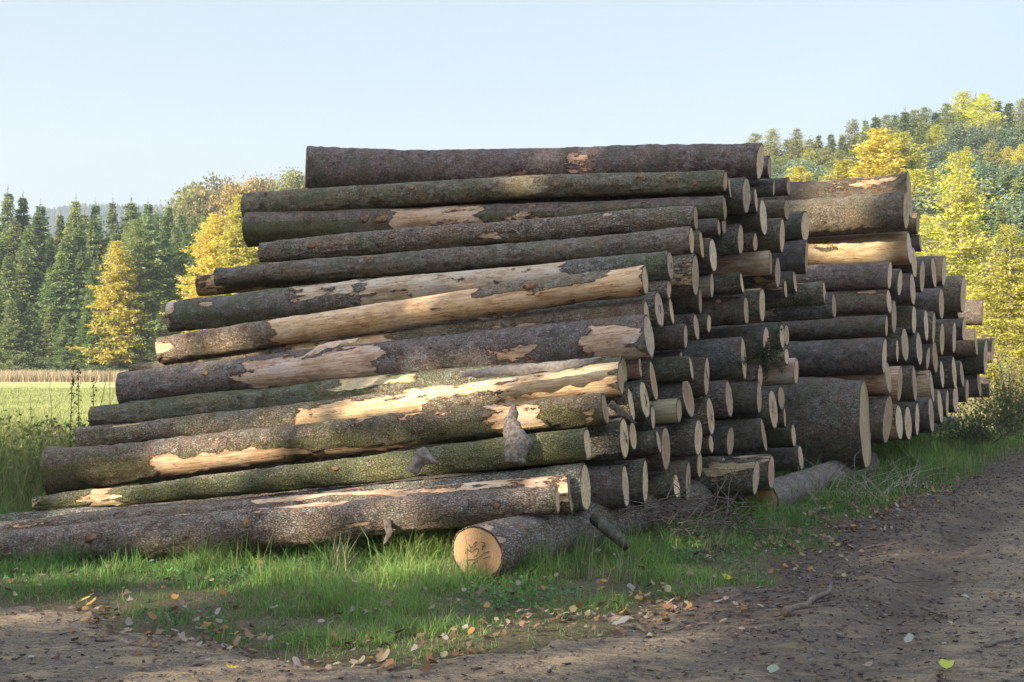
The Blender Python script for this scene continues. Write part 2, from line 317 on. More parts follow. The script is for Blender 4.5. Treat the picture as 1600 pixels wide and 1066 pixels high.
def bark_material():
    m, nt = new_mat('spruce_bark'); n = N(nt)
    co = n.objco()
    R, G, B = n.sep(n.attr('surf'))[:3]
    stretch = n.vmath('MULTIPLY', co, (.62, 1, 1))
    wob = n.noise(stretch, 18, 3, .6, out='Color')
    cow = n.vmath('ADD', stretch, n.vmath('SCALE', wob, .05))
    sc = n.step(n.math('FRACT', n.math('MULTIPLY', n.rand(), 5.1)), 0, 1, .75, 1.5)
    cow = n.vmath('SCALE', cow, sc)
    v = n.vor(cow, 52, 'DISTANCE_TO_EDGE')
    crack = n.step(v, .0, .16)                     # 0 in the cracks
    vcol = n.sep(n.vor(cow, 52, 'F1', out='Color'))[0]
    big = n.noise(co, 2.6, 4, .6)
    mid = n.noise(co, 11, 5, .65)
    fine = n.noise(co, 85, 4, .7)
    # bark colour
    c = n.mix(n.step(big, .35, .65), (.265, .21, .165), (.27, .24, .215))
    c = n.mix(n.math('MULTIPLY', n.step(mid, .50, .60), .8), c, (.36, .36, .34))        # grey lichen
    c = n.mix(n.math('MULTIPLY', n.step(n.noise(co, 6.3, 4, .6), .58, .72), .6), c, (.20, .09, .07))  # reddish
    c = n.mix(n.math('MULTIPLY', n.step(vcol, .35, 1), n.step(n.noise(co, 5.1, 3, .6), .3, .7, .12, .55)), c, (.45, .40, .35))
    c = n.mix(n.math('MULTIPLY', n.step(vcol, .4, .0), .35), c, (.10, .075, .06))
    c = n.mix(n.math('MULTIPLY', n.step(n.noise(co, 6.4, 7, .75), .52, .62), .7), c, (.085, .062, .052))
    c = n.mix(n.math('MULTIPLY', n.step(n.noise(n.vmath('MULTIPLY', co, (.5, 1, 1)), 22, 6, .75), .52, .62), .5), c, (.33, .26, .2))
    c = n.mix(n.math('MULTIPLY', n.step(n.noise(co, 1.9, 3, .6), .52, .68), .5), c, (.33, .245, .165))
    mossn = n.math('ADD', G, n.math('MULTIPLY', n.math('SUBTRACT', n.noise(co, 7, 5, .7), .5), .9))
    mossf = n.math('MULTIPLY', n.step(mossn, .42, .66), .8)
    mc = n.mix(n.step(fine, .35, .65), (.10, .115, .05), (.21, .22, .09))
    c = n.mix(mossf, c, mc)
    c = n.mix(n.math('MULTIPLY', n.step(n.noise(co, 3.1, 4, .6), .46, .66), .5), c, (.17, .20, .135))
    c = n.mix(n.math('MULTIPLY', n.math('SUBTRACT', 1., crack), n.step(n.noise(co, 7.7, 3, .6), .3, .6, .2, .7)), c, (.05, .037, .03))
    # wood under the bark
    grain = n.noise(n.vmath('MULTIPLY', co, (1.0, 16, 16)), 3.2, 6, .65)
    blot = n.noise(n.vmath('MULTIPLY', co, (2.2, 5, 5)), 1.7, 5, .65)
    w = n.mix(n.step(grain, .3, .7), (.33, .225, .135), (.56, .44, .31))
    w = n.mix(n.math('MULTIPLY', n.step(blot, .48, .66), .7), w, (.26, .16, .095))
    w = n.mix(n.math('MULTIPLY', n.step(n.noise(n.vmath('MULTIPLY', co, (1., 4, 4)), 5.5, 6, .7), .55, .63), .6), w, (.20, .115, .075))
    w = n.mix(n.math('MULTIPLY', n.step(n.noise(n.vmath('MULTIPLY', co, (1.2, 3, 3)), 2.1, 4, .6), .45, .7), .55), w, (.55, .50, .44))
    specks = n.step(n.noise(n.vmath('MULTIPLY', co, (1.6, 6, 6)), 9, 5, .75), .57, .66)
    w = n.mix(n.math('MULTIPLY', specks, .8), w, (.10, .06, .045))
    # peel mask
    f = n.math('ADD', R, n.math('MULTIPLY', n.math('SUBTRACT', n.noise(n.vmath('MULTIPLY', co, (.38, 1, 1)), 10, 8, .74), .5), 1.0))
    mask = n.step(f, .49, .51)
    rim = n.math('MULTIPLY', n.step(f, .44, .492), n.math('SUBTRACT', 1., mask))
    c = n.mix(n.math('MULTIPLY', rim, .8), c, (.06, .028, .024))
    inner = n.math('MULTIPLY', mask, n.step(f, .58, .5))
    w = n.mix(n.math('MULTIPLY', inner, .55), w, (.22, .11, .07))
    col = n.mix(mask, c, w)
    tone = n.math('MULTIPLY', B, 2.2)
    col = n.mix(1., col, n.node('ShaderNodeCombineColor').outputs[0], 'MULTIPLY')
    cc = col.node.inputs[7].links[0].from_node
    rn = n.rand()
    nt.links.new(n.math('MULTIPLY', tone, n.step(n.math('FRACT', n.math('MULTIPLY', rn, 23.7)), 0, 1, .94, 1.14)), cc.inputs[0]); nt.links.new(tone, cc.inputs[1]); nt.links.new(n.math('MULTIPLY', tone, n.step(n.math('FRACT', n.math('MULTIPLY', rn, 31.3)), 0, 1, .80, 1.05)), cc.inputs[2])
    hb = n.math('ADD', n.math('MULTIPLY', crack, .7), n.math('ADD', n.math('MULTIPLY', fine, .5), n.math('MULTIPLY', vcol, .5)))
    hw = n.math('ADD', n.math('MULTIPLY', grain, .35), -1.4)
    h = n.node('ShaderNodeMix', data_type='FLOAT')
    n.put(h.inputs[0], mask); n.put(h.inputs[2], n.math('ADD', hb, n.math('MULTIPLY', n.noise(n.vmath('MULTIPLY', co, (.5, 1, 1)), 22, 6, .75), 1.6))); n.put(h.inputs[3], hw)
    nrm = n.bump(h.outputs[0], 1., .022)
    n.out(n.pbsdf(col, .88, nrm, .25)); return m

def cut_material(name='cut_wood', a=(.74, .60, .40), b=(.62, .475, .285), stain=.72, ringdark=(.40, .27, .14)):
    m, nt = new_mat(name); n = N(nt)
    tc = n.objco(False); co = n.objco()
    rnd = n.rand()
    sx = n.node('ShaderNodeSeparateXYZ'); n.put(sx.inputs[0], tc)
    cy = n.math('ADD', sx.outputs[1], n.math('MULTIPLY', n.math('SUBTRACT', rnd, .5), .03)); cz = sx.outputs[2]
    wob = n.math('MULTIPLY', n.noise(tc, 6, 2), .02)
    r = n.math('ADD', n.math('SQRT', n.math('ADD', n.math('MULTIPLY', cy, cy), n.math('MULTIPLY', cz, cz))), wob)
    ring = n.math('SINE', n.math('MULTIPLY', r, 620.))
    ring2 = n.noise(n.vmath('MULTIPLY', (1, 1, 1), r), 55, 3, .6)
    c = n.mix(n.step(ring2, .35, .65), a, b)
    c = n.mix(n.math('MULTIPLY', n.step(ring, .2, 1.), .42), c, ringdark)
    # blue-grey stain streaks, radial
    ang = n.math('ARCTAN2', cz, cy)
    comb = n.node('ShaderNodeCombineXYZ'); n.put(comb.inputs[0], n.math('MULTIPLY', n.math('SINE', ang), 2.5)); n.put(comb.inputs[1], n.math('MULTIPLY', n.math('COSINE', ang), 2.5))
    n.put(comb.inputs[2], n.math('ADD', n.math('MULTIPLY', r, 4.), n.math('MULTIPLY', rnd, 60)))
    st = n.noise(comb.outputs[0], 1.6, 4, .6)
    c = n.mix(n.math('MULTIPLY', n.step(st, .48, .62), stain), c, (.30, .28, .235))
    heart = n.math('MULTIPLY', n.step(n.math('DIVIDE', r, n.math('ADD', .09, n.math('MULTIPLY', n.math('FRACT', n.math('MULTIPLY', rnd, 3.3)), .10))), 1.05, .85), n.step(n.math('FRACT', n.math('MULTIPLY', rnd, 17.1)), .3, .7, 0, .65))
    c = n.mix(heart, c, (.47, .30, .15))
    dirt = n.noise(co, 12, 6, .7)
    c = n.mix(n.math('MULTIPLY', n.step(dirt, .54, .66), .45), c, (.25, .18, .12))
    saw = n.noise(n.vmath('MULTIPLY', co, (1, 5, 60)), 3, 3, .6)
    c = n.mix(n.math('MULTIPLY', n.step(saw, .5, .75), .22), c, (.45, .33, .19))
    cr = n.noise(comb.outputs[0], 5.5, 1, .4)
    crk = n.math('MULTIPLY', n.step(n.math('ABSOLUTE', n.math('SUBTRACT', cr, .5)), .03, .0), n.step(n.noise(co, 7, 2), .42, .5))
    c = n.mix(n.math('MULTIPLY', crk, .8), c, (.07, .05, .035))
    tintv = n.step(rnd, 0, 1, .66, 1.1)
    cc = n.node('ShaderNodeCombineColor')
    n.put(cc.inputs[0], tintv); n.put(cc.inputs[1], n.math('MULTIPLY', tintv, n.step(n.math('FRACT', n.math('MULTIPLY', rnd, 7.7)), 0, 1, .9, .98))); n.put(cc.inputs[2], n.math('MULTIPLY', tintv, n.step(n.math('FRACT', n.math('MULTIPLY', rnd, 13.7)), 0, 1, .85, 1.08)))
    c = n.mix(1., c, cc.outputs[0], 'MULTIPLY')
    nrm = n.bump(n.math('ADD', n.math('MULTIPLY', ring, .1), n.math('MULTIPLY', saw, 1.)), .35, .004)
    n.out(n.pbsdf(c, .75, nrm, .25)); return m

def leaf_material(name, trans=.3, rough=.75, rvar=.17, spec=.2):
    """colour comes from the 'tint' attribute, slightly varied per object"""
    m, nt = new_mat(name); n = N(nt)
    c = n.attr('tint'); rnd = n.rand()
    v = n.step(rnd, 0, 1, 1-rvar, 1+rvar)
    r2 = n.math('FRACT', n.math('MULTIPLY', rnd, 9.31))
    cc = n.node('ShaderNodeCombineColor')
    n.put(cc.inputs[0], n.math('MULTIPLY', v, n.step(r2, 0, 1, 1-rvar*.6, 1+rvar*.6))); n.put(cc.inputs[1], v); n.put(cc.inputs[2], v)
    c = n.mix(1., c, cc.outputs[0], 'MULTIPLY')
    p = n.pbsdf(c, rough, None, spec)
    t = n.node('ShaderNodeBsdfTranslucent'); n.put(t.inputs[0], c)
    mx = n.node('ShaderNodeMixShader'); mx.inputs[0].default_value = trans
    n.l.new(p, mx.inputs[1]); n.l.new(t.outputs[0], mx.inputs[2]); n.out(mx.outputs[0]); return m

def simple_noise_mat(name, a, b, scale=20, rough=.85, bump=.3, stretch=(1, 1, 1)):
    m, nt = new_mat(name); n = N(nt); co = n.vmath('MULTIPLY', n.objco(), stretch)
    f = n.noise(co, scale, 5, .6); c = n.mix(n.step(f, .3, .7), a, b)
    n.out(n.pbsdf(c, rough, n.bump(f, bump, .01), .2)); return m

M = {}
M['bark'] = bark_material()
M['cut'] = cut_material()
M['butt'] = cut_material('butt_wood', (.56, .35, .17), (.44, .26, .12), .35, (.27, .14, .06))
M['torn'] = simple_noise_mat('torn_wood', (.50, .40, .25), (.30, .21, .12), 9, .8, .8, (3, 3, .6))
M['knot'] = simple_noise_mat('branch_scar', (.33, .19, .10), (.13, .07, .045), 28)
M['flap'] = simple_noise_mat('loose_bark', (.16, .13, .115), (.25, .22, .2), 30, .9, .8)
M['inner'] = simple_noise_mat('dark_twig', (.10, .075, .06), (.19, .15, .12), 30)
M['leaf'] = leaf_material('foliage', .32)
M['grassm'] = leaf_material('grass_blades', .3, .6, 0., .3)
M['litter'] = leaf_material('fallen_leaf', .12, .8, 0., .15)
M['trunk'] = simple_noise_mat('tree_trunk', (.11, .085, .07), (.2, .17, .145), 14, .9, .6, (1, 1, .3))
M['trunk_pale'] = simple_noise_mat('larch_trunk', (.3, .25, .21), (.45, .39, .34), 14, .9, .4, (1, 1, .3))

# ------------------------------------------------------------------ camera
PITCH = math.atan(40/2000)
CAMH = 1.6
cam = bpy.data.cameras.new('camera'); cam.lens = 45; cam.sensor_width = 36; cam.clip_start = .1; cam.clip_end = 6000
cob = bpy.data.objects.new('camera', cam); COL.objects.link(cob)
cob.location = (0, 0, CAMH); cob.rotation_euler = (rad(90)+PITCH, 0, 0); scene.camera = cob
def at(px, py, d):
    """place at depth d along a bearing of the photograph"""
    x = (px-800)/2000; u = -(py-533)/2000; c, s = math.cos(PITCH), math.sin(PITCH)
    k = d/(c-u*s); return Vector((x*k, d, CAMH+(s+u*c)*k))

# ------------------------------------------------------------------ ground shape
EDGE = np.array([(-30, 10.2), (-9, 9.4), (-4.6, 8.96), (-3.44, 8.6), (-2.42, 8.06), (-1.45, 7.24), (-.62, 6.9), (-.18, 7.29), (.27, 7.77), (.82, 8.23),
                 (1.45, 8.77), (2.12, 10.1), (2.88, 11.76), (4.02, 14.1), (5.33, 16.4), (7.3, 19.75), (10.3, 25.2), (16.5, 36.8), (30, 62), (60, 115)])
def track_sd(x, y):
    """positive inside the dirt track, roughly metres"""
    ye = np.interp(x, EDGE[:, 0], EDGE[:, 1]); sl = (np.interp(x+.2, EDGE[:, 0], EDGE[:, 1])-np.interp(x-.2, EDGE[:, 0], EDGE[:, 1]))/.4
    return (ye-y)/np.sqrt(1+sl*sl)
def ground_z(x, y):
    x = np.asarray(x, float); y = np.asarray(y, float)
    yy = np.maximum(y, 1.); b = x/yy
    z = .035*(fbm(np.stack([x*.5, y*.5, 0*x], -1), 3, 3)-.5)*2
    z = z - .16*np.exp(-(((x+5.2)/2.6)**2+((y-11.3)/1.6)**2))
    z = z + .12*np.exp(-(((x-11)/5)**2+((y-30)/9)**2))
    hb = 18*smooth(-.275, -.19, b)*(1-smooth(.1, .2, b)) + 27*smooth(.1, .22, b)+8*smooth(.3, .45, b)
    z = z + hb*smooth(80, 255, y)*smooth(-5, 40, y)
    z = z + (fbm(np.stack([x*.02, y*.02, 0*x], -1), 2, 9)-.5)*2.*smooth(60, 140, y)*smooth(-.2, 0, b)
    z = z + 214*smooth(900, 1780, y)*(.86+.22*fbm(np.stack([x*.004, y*.001, 0*x+3.], -1), 2, 5))*smooth(-.17, -.27, b)*smooth(-.62, -.33, b)
    z = z + 60*smooth(300, 900, y)*smooth(-.05, .1, b)
    return z
def gz(x, y): return float(ground_z(np.array([x]), np.array([y]))[0])

def track_z(x, y):
    sd = track_sd(x, y)
    p = np.stack([x, y, 0*x], -1)
    rag = sd + (fbm(p*2.1, 3, 21)-.5)*.9 + (fbm(p*9, 2, 22)-.5)*.25
    bumps = (fbm(p*np.array([1.2, 2.2, 1]), 3, 23)-.5)*.06 + (fbm(p*9., 3, 24)-.5)*.03 - .055*np.exp(-((sd-1.15)/.24)**2)*smooth(-1., 3., x) + .03*np.exp(-((sd-.75)/.2)**2)*smooth(-1., 3., x) - .05*np.exp(-((sd-2.9)/.28)**2)
    return ground_z(x, y) + .02 + bumps - .16*smooth(.12, -.25, rag), rag

def grid(xs, ys, zf):
    X, Y = np.meshgrid(xs, ys); x = X.ravel(); y = Y.ravel(); z = zf(x, y)
    nx, ny = len(xs), len(ys)
    i = (np.arange(ny-1)[:, None]*nx+np.arange(nx-1)[None]).ravel()
    return np.stack([x, y, z], -1), np.stack([i, i+1, i+nx+1, i+nx], -1)
def steps(*segs):
    out = []
    for a, b, st in segs: out += list(np.arange(a, b, st))
    out.append(segs[-1][1]); return np.array(out)

def ground_material():
    m, nt = new_mat('ground'); n = N(nt); co = n.objco(False)
    s = n.node('ShaderNodeSeparateXYZ'); n.put(s.inputs[0], co)
    y = s.outputs[1]
    f = n.noise(co, 3, 6, .65); g = n.noise(co, 30, 5, .7)
    soil = n.mix(n.step(f, .4, .6), (.085, .065, .045), (.10, .10, .045))
    soil = n.mix(n.math('MULTIPLY', n.step(g, .48, .6), .7), soil, (.16, .115, .075))
    soil = n.mix(n.math('MULTIPLY', n.step(n.noise(co, 55, 4, .7), .5, .6), .6), soil, (.035, .03, .02))
    mead = n.mix(n.step(n.noise(n.vmath('MULTIPLY', co, (.25, 1, 1)), .35, 5, .65), .35, .65), (.36, .38, .13), (.50, .49, .22))
    mead = n.mix(n.math('MULTIPLY', n.step(n.noise(co, 2.5, 4, .7), .45, .65), .5), mead, (.22, .28, .09))
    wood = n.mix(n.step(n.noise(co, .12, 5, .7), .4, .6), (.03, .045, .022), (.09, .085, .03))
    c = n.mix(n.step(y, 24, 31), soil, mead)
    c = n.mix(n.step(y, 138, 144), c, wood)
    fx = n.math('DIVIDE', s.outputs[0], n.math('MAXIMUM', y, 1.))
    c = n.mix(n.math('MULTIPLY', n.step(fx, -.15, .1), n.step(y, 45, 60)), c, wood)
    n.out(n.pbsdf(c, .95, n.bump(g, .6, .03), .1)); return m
xs = steps((-940, -200, 40), (-200, -60, 8), (-60, -12, 1.5), (-12, 14, .16), (14, 60, 1.5), (60, 200, 6), (200, 390, 20))
ys = steps((-55, 4, 3), (4, 26, .16), (26, 60, 1), (60, 300, 5), (300, 1885, 25))
V, F = grid(xs, ys, ground_z)
V[:, 2] -= .14*smooth(.05, .45, track_z(V[:, 0], V[:, 1])[1])*smooth(120, 60, V[:, 1])
tag(mesh_np('ground', V, F, ground_material(), smooth_=True), kind='structure')

def track_material():
    m, nt = new_mat('dirt_track'); n = N(nt); co = n.objco(False)
    s2 = n.vmath('MULTIPLY', co, (1, 1.6, 1))
    a = n.noise(co, 1.4, 5, .6); b = n.noise(s2, 13, 6, .7); d = n.noise(s2, 60, 5, .75); e = n.noise(s2, 160, 3, .7)
    c = n.mix(n.step(a, .38, .62), (.21, .16, .115), (.31, .235, .155))
    c = n.mix(n.math('MULTIPLY', n.step(b, .45, .62), .6), c, (.12, .105, .10))
    c = n.mix(n.math('MULTIPLY', n.step(d, .5, .62), .65), c, (.46, .38, .26))
    c = n.mix(n.math('MULTIPLY', n.step(d, .48, .38), .85), c, (.045, .036, .032))
    c = n.mix(n.math('MULTIPLY', n.step(e, .58, .7), .5), c, (.4, .36, .3))
    c = n.mix(n.math('MULTIPLY', n.step(n.noise(n.vmath('MULTIPLY', co, (.6, 1.5, 1)), 4.5, 6, .75), .5, .6), .6), c, (.50, .37, .22))
    c = n.mix(n.math('MULTIPLY', n.step(n.noise(n.vmath('MULTIPLY', co, (.5, 1.5, 1)), 8.5, 6, .75), .54, .62), .6), c, (.13, .105, .09))
    mud = n.attr('tint')
    c = n.mix(n.math('MULTIPLY', n.sep(mud)[0], n.step(b, .3, .6, .6, 1)), c, (.115, .088, .072))
    h = n.math('ADD', n.math('MULTIPLY', d, .6), n.math('ADD', b, n.math('MULTIPLY', e, .3)))
    n.out(n.pbsdf(c, .9, n.bump(h, 1., .03), .15)); return m
xs = steps((-30, -6, .6), (-6, 9, .055), (9, 62, .8)); ys = steps((-14, 5.5, .7), (5.5, 20, .055), (20, 118, .8))
V, F = grid(xs, ys, lambda x, y: track_z(x, y)[0])
_, rag = track_z(V[:, 0], V[:, 1])
mudv = smooth(1.5, .1, rag)*smooth(.6, 2.0, V[:, 0]+(fbm(V*1.5, 2, 31)-.5)*2)
sdv = track_sd(V[:, 0], V[:, 1]); rut = np.exp(-((sdv-1.15)/.3)**2)*smooth(-1., 3., V[:, 0])+np.exp(-((sdv-2.9)/.35)**2)
mudv = np.clip(mudv+.75*rut*(.4+.9*fbm(V*np.array([2., 2., 0])+7, 3, 33)), 0, 1)
keep = rag > -.55
F = F[keep[F].any(axis=1)]
tag(mesh_np('dirt_track', V, F, track_material(), colors=np.stack([mudv]*3, -1), smooth_=True), kind='structure')

# ------------------------------------------------------------------ logs
def log_frame(R, L):
    X = (R-L).normalized(); Y = Vector((0, 0, 1)).cross(X).normalized(); Z = X.cross(Y)
    m = Matrix((X, Y, Z)).transposed().to_4x4(); m.translation = R; return m
def make_log(R, L, r1, r2, label, group, peel=-.35, patches=(), moss=.2, tone=1., nseg=60, nring=30, bulge=0, flare1=0, flare2=0,
             bend=(0, 0), seed=0, cat='log', cutmat='cut', far_cut=False, tilt=0, mossphi=None, name='spruce_log', roughamp=1., cutyaw=0, lump=0, farshear=-.33):
    R = Vector(R); L = Vector(L); ln = (R-L).length
    root = empty(name, label=label, cat=cat, group=group); root.matrix_world = log_frame(R, L)
    # t: 0 at near (right) end, 1 at far (left) end
    u = np.linspace(0, 1, nseg+1); t = u if nseg > 150 else u**1.6
    ph = np.arange(nring)*2*math.pi/nring
    T, PH = np.meshgrid(t, ph, indexing='ij'); T = T.ravel(); PH = PH.ravel()
    rr = r1+(r2-r1)*T + bulge*np.sin(math.pi*np.clip(T, 0, 1))
    rr = rr + flare1*np.exp(-T*ln/.35) + flare2*np.exp(-(1-T)*ln/.4)
    cx = -T*ln; sy = -np.cos(PH); sz = np.sin(PH)
    P = np.stack([cx, sy*.25, sz*.25], -1)
    # slightly oval section and long waves
    rr = rr*(1+.05*(vnoise(np.stack([T*ln*.5, sy*.8+5, sz*.8], -1), seed)-.5)*2 + .03*np.cos(2*PH+seed))
    rr = rr+lump*(vnoise(np.stack([T*ln*1.4, sy*1.2+9, sz*1.2], -1), seed+4)-.5)*.08
    field = (fbm(np.stack([T*ln*.9, sy*.55+seed, sz*.55], -1), 3, seed+1)-.5)*1.5
    pv = peel+field
    deg = np.degrees(np.arctan2(sz, np.cos(PH)))       # 0 faces the road, 90 is the top
    wob = (fbm(np.stack([T*ln*3, sy*2+seed, sz*2], -1), 2, seed+8)-.5)
    for (t0, t1, p0, p1, sgn) in patches:
        dt = np.minimum(T-t0, t1-T)*ln/.10+wob*3.5; dp = np.minimum(deg-p0, p1-deg)/18.+wob*3.5
        w = np.clip(np.minimum(dt, dp), -1, 1)
        k = np.clip(w*.5+.5, 0, 1)
        pv = pv*(1-k)+sgn*.27*k
    pv = np.clip(pv, -.5, .5)
    pe = smooth(-.05, .08, pv)
    rough = (fbm(P*np.array([8, 14, 14]), 2, seed+2)-.5)*.022+(fbm(P*np.array([30, 44, 44]), 2, seed+3)-.5)*.010
    rr = rr+rough*roughamp*(1-.75*pe)-.009*pe
    by = bend[0]*np.sin(math.pi*T); bz = bend[1]*np.sin(math.pi*T)
    ends = (T < 1e-6)
    x = cx.copy()
    # saw cut not quite square
    k1 = np.clip(1-T*ln/.25, 0, 1)
    x = x + k1*(sy*r1*math.tan(cutyaw)+sz*r1*math.tan(tilt))
    k2 = np.clip(1-(1-T)*ln/.3, 0, 1)
    x = x + k2*sy*rr*farshear
    V = np.stack([x, sy*rr+by, sz*rr+bz], -1)
    q = []
    i = np.arange(nseg)[:, None]*nring; j = np.arange(nring)[None]; jn = (j+1) % nring
    F = np.stack([(i+j).ravel(), (i+jn).ravel(), (i+nring+jn).ravel(), (i+nring+j).ravel()], -1)[:, ::-1]
    # bark rim and end caps
    ring0 = V[:nring]; c0 = ring0.mean(0)
    inner = c0+(ring0-c0)*np.clip(1-.016/np.linalg.norm((ring0-c0)[:, 1:], axis=1), .8, 1)[:, None]
    inner2 = inner-np.array([.03, 0, 0])
    lastring = np.arange(nseg*nring, (nseg+1)*nring)
    nb = len(V); V2 = np.concatenate([V, inner, inner2, ring0, V[lastring]])
    jj = np.arange(nring); j2 = (jj+1) % nring
    no = nb+2*nring; F2 = np.stack([no+jj, no+j2, nb+j2, nb+jj], -1)
    F3 = np.stack([nb+jj, nb+j2, nb+nring+j2, nb+nring+jj], -1)
    noise_m = fbm(np.stack([T*ln*1.1, sy*.7, sz*.7+seed], -1), 3, seed+5)
    ms = moss-.06+(noise_m-.5)*.7
    if mossphi is not None: ms = ms + mossphi*np.where(deg < 15, 1, -.3)*.5
    col = np.stack([np.clip(pv+.5, 0, 1), np.clip(ms, 0, 1), np.full_like(T, .5*tone)], -1)
    endc = np.tile(np.array([[0, 0, .38*tone]]), (4*nring, 1))
    col = np.concatenate([col, endc])
    faces = [np.concatenate([F, F2, F3])]
    faces.append(nb+3*nring+np.arange(nring)[None])
    b = mesh_np('bark', V2, faces, M['bark'], root, colors=col, cname='surf', smooth_=True)
    # sawn face
    def disc(ring, xo, nrm, nm):
        c = ring.mean(0); K = 7; vs = [c[None]]
        for k in range(1, K+1):
            s = k/K; vs.append(c+(ring-c)*s*.995)
        D = np.concatenate(vs); D[:, 0] += xo+(vnoise(D*60, seed)-.5)*.003
        fs = [np.stack([np.zeros(nring, int), 1+jj, 1+j2], -1)]
        qd = []
        for k in range(K-1):
            a = 1+k*nring; qd.append(np.stack([a+jj, a+nring+jj, a+nring+j2, a+j2], -1))
        fs.append(np.concatenate(qd))
        if nrm < 0: fs = [f[:, ::-1] for f in fs]
        return mesh_np(nm, D, fs, M[cutmat], root)
    disc(inner, .004-.002, -1, 'cut_face')
    if far_cut:
        rl = V[lastring]; disc(rl.mean(0)+(rl-rl.mean(0))*.95, -.006, 1, 'cut_face')
    root['_n'] = 0; del root['_n']
    return root, (lambda t, deg_: Vector((-t*ln, -math.cos(rad(deg_))*(r1+(r2-r1)*t+bulge*math.sin(math.pi*t))+bend[0]*math.sin(math.pi*t),
                                        math.sin(rad(deg_))*(r1+(r2-r1)*t+bulge*math.sin(math.pi*t))+bend[1]*math.sin(math.pi*t)))), ln

def stub(root, pt, deg_, r=.035, h=.03, k=0):
    """sawn branch stub on a log"""
    d = np.array([0.15, -math.cos(rad(deg_)), math.sin(rad(deg_))]); d /= np.linalg.norm(d)
    p = np.array(pt)
    V, fs = tube([p-d*.03, p+d*h*.4, p+d*h*.7], [r*1.7, r*1.15, r*.8], 14)
    V = p+(V-p)*np.array([1.35-.5*((k*7) % 3)/2, 1, .8+.2*((k*5) % 3)/2])+(vnoise(V*45, k)[:, None]-.5)*.022
    o = mesh_np('branch_stub', V, fs, M['knot'], root, smooth_=False); return o

def strip_px(rx, lx, a, b):
    """photo columns a..b on a log whose ends sit at columns rx (right) and lx (left) -> t range"""
    t0 = (rx-b)/(rx-lx); t1 = (rx-a)/(rx-lx); return (min(t0, t1), max(t0, t1))

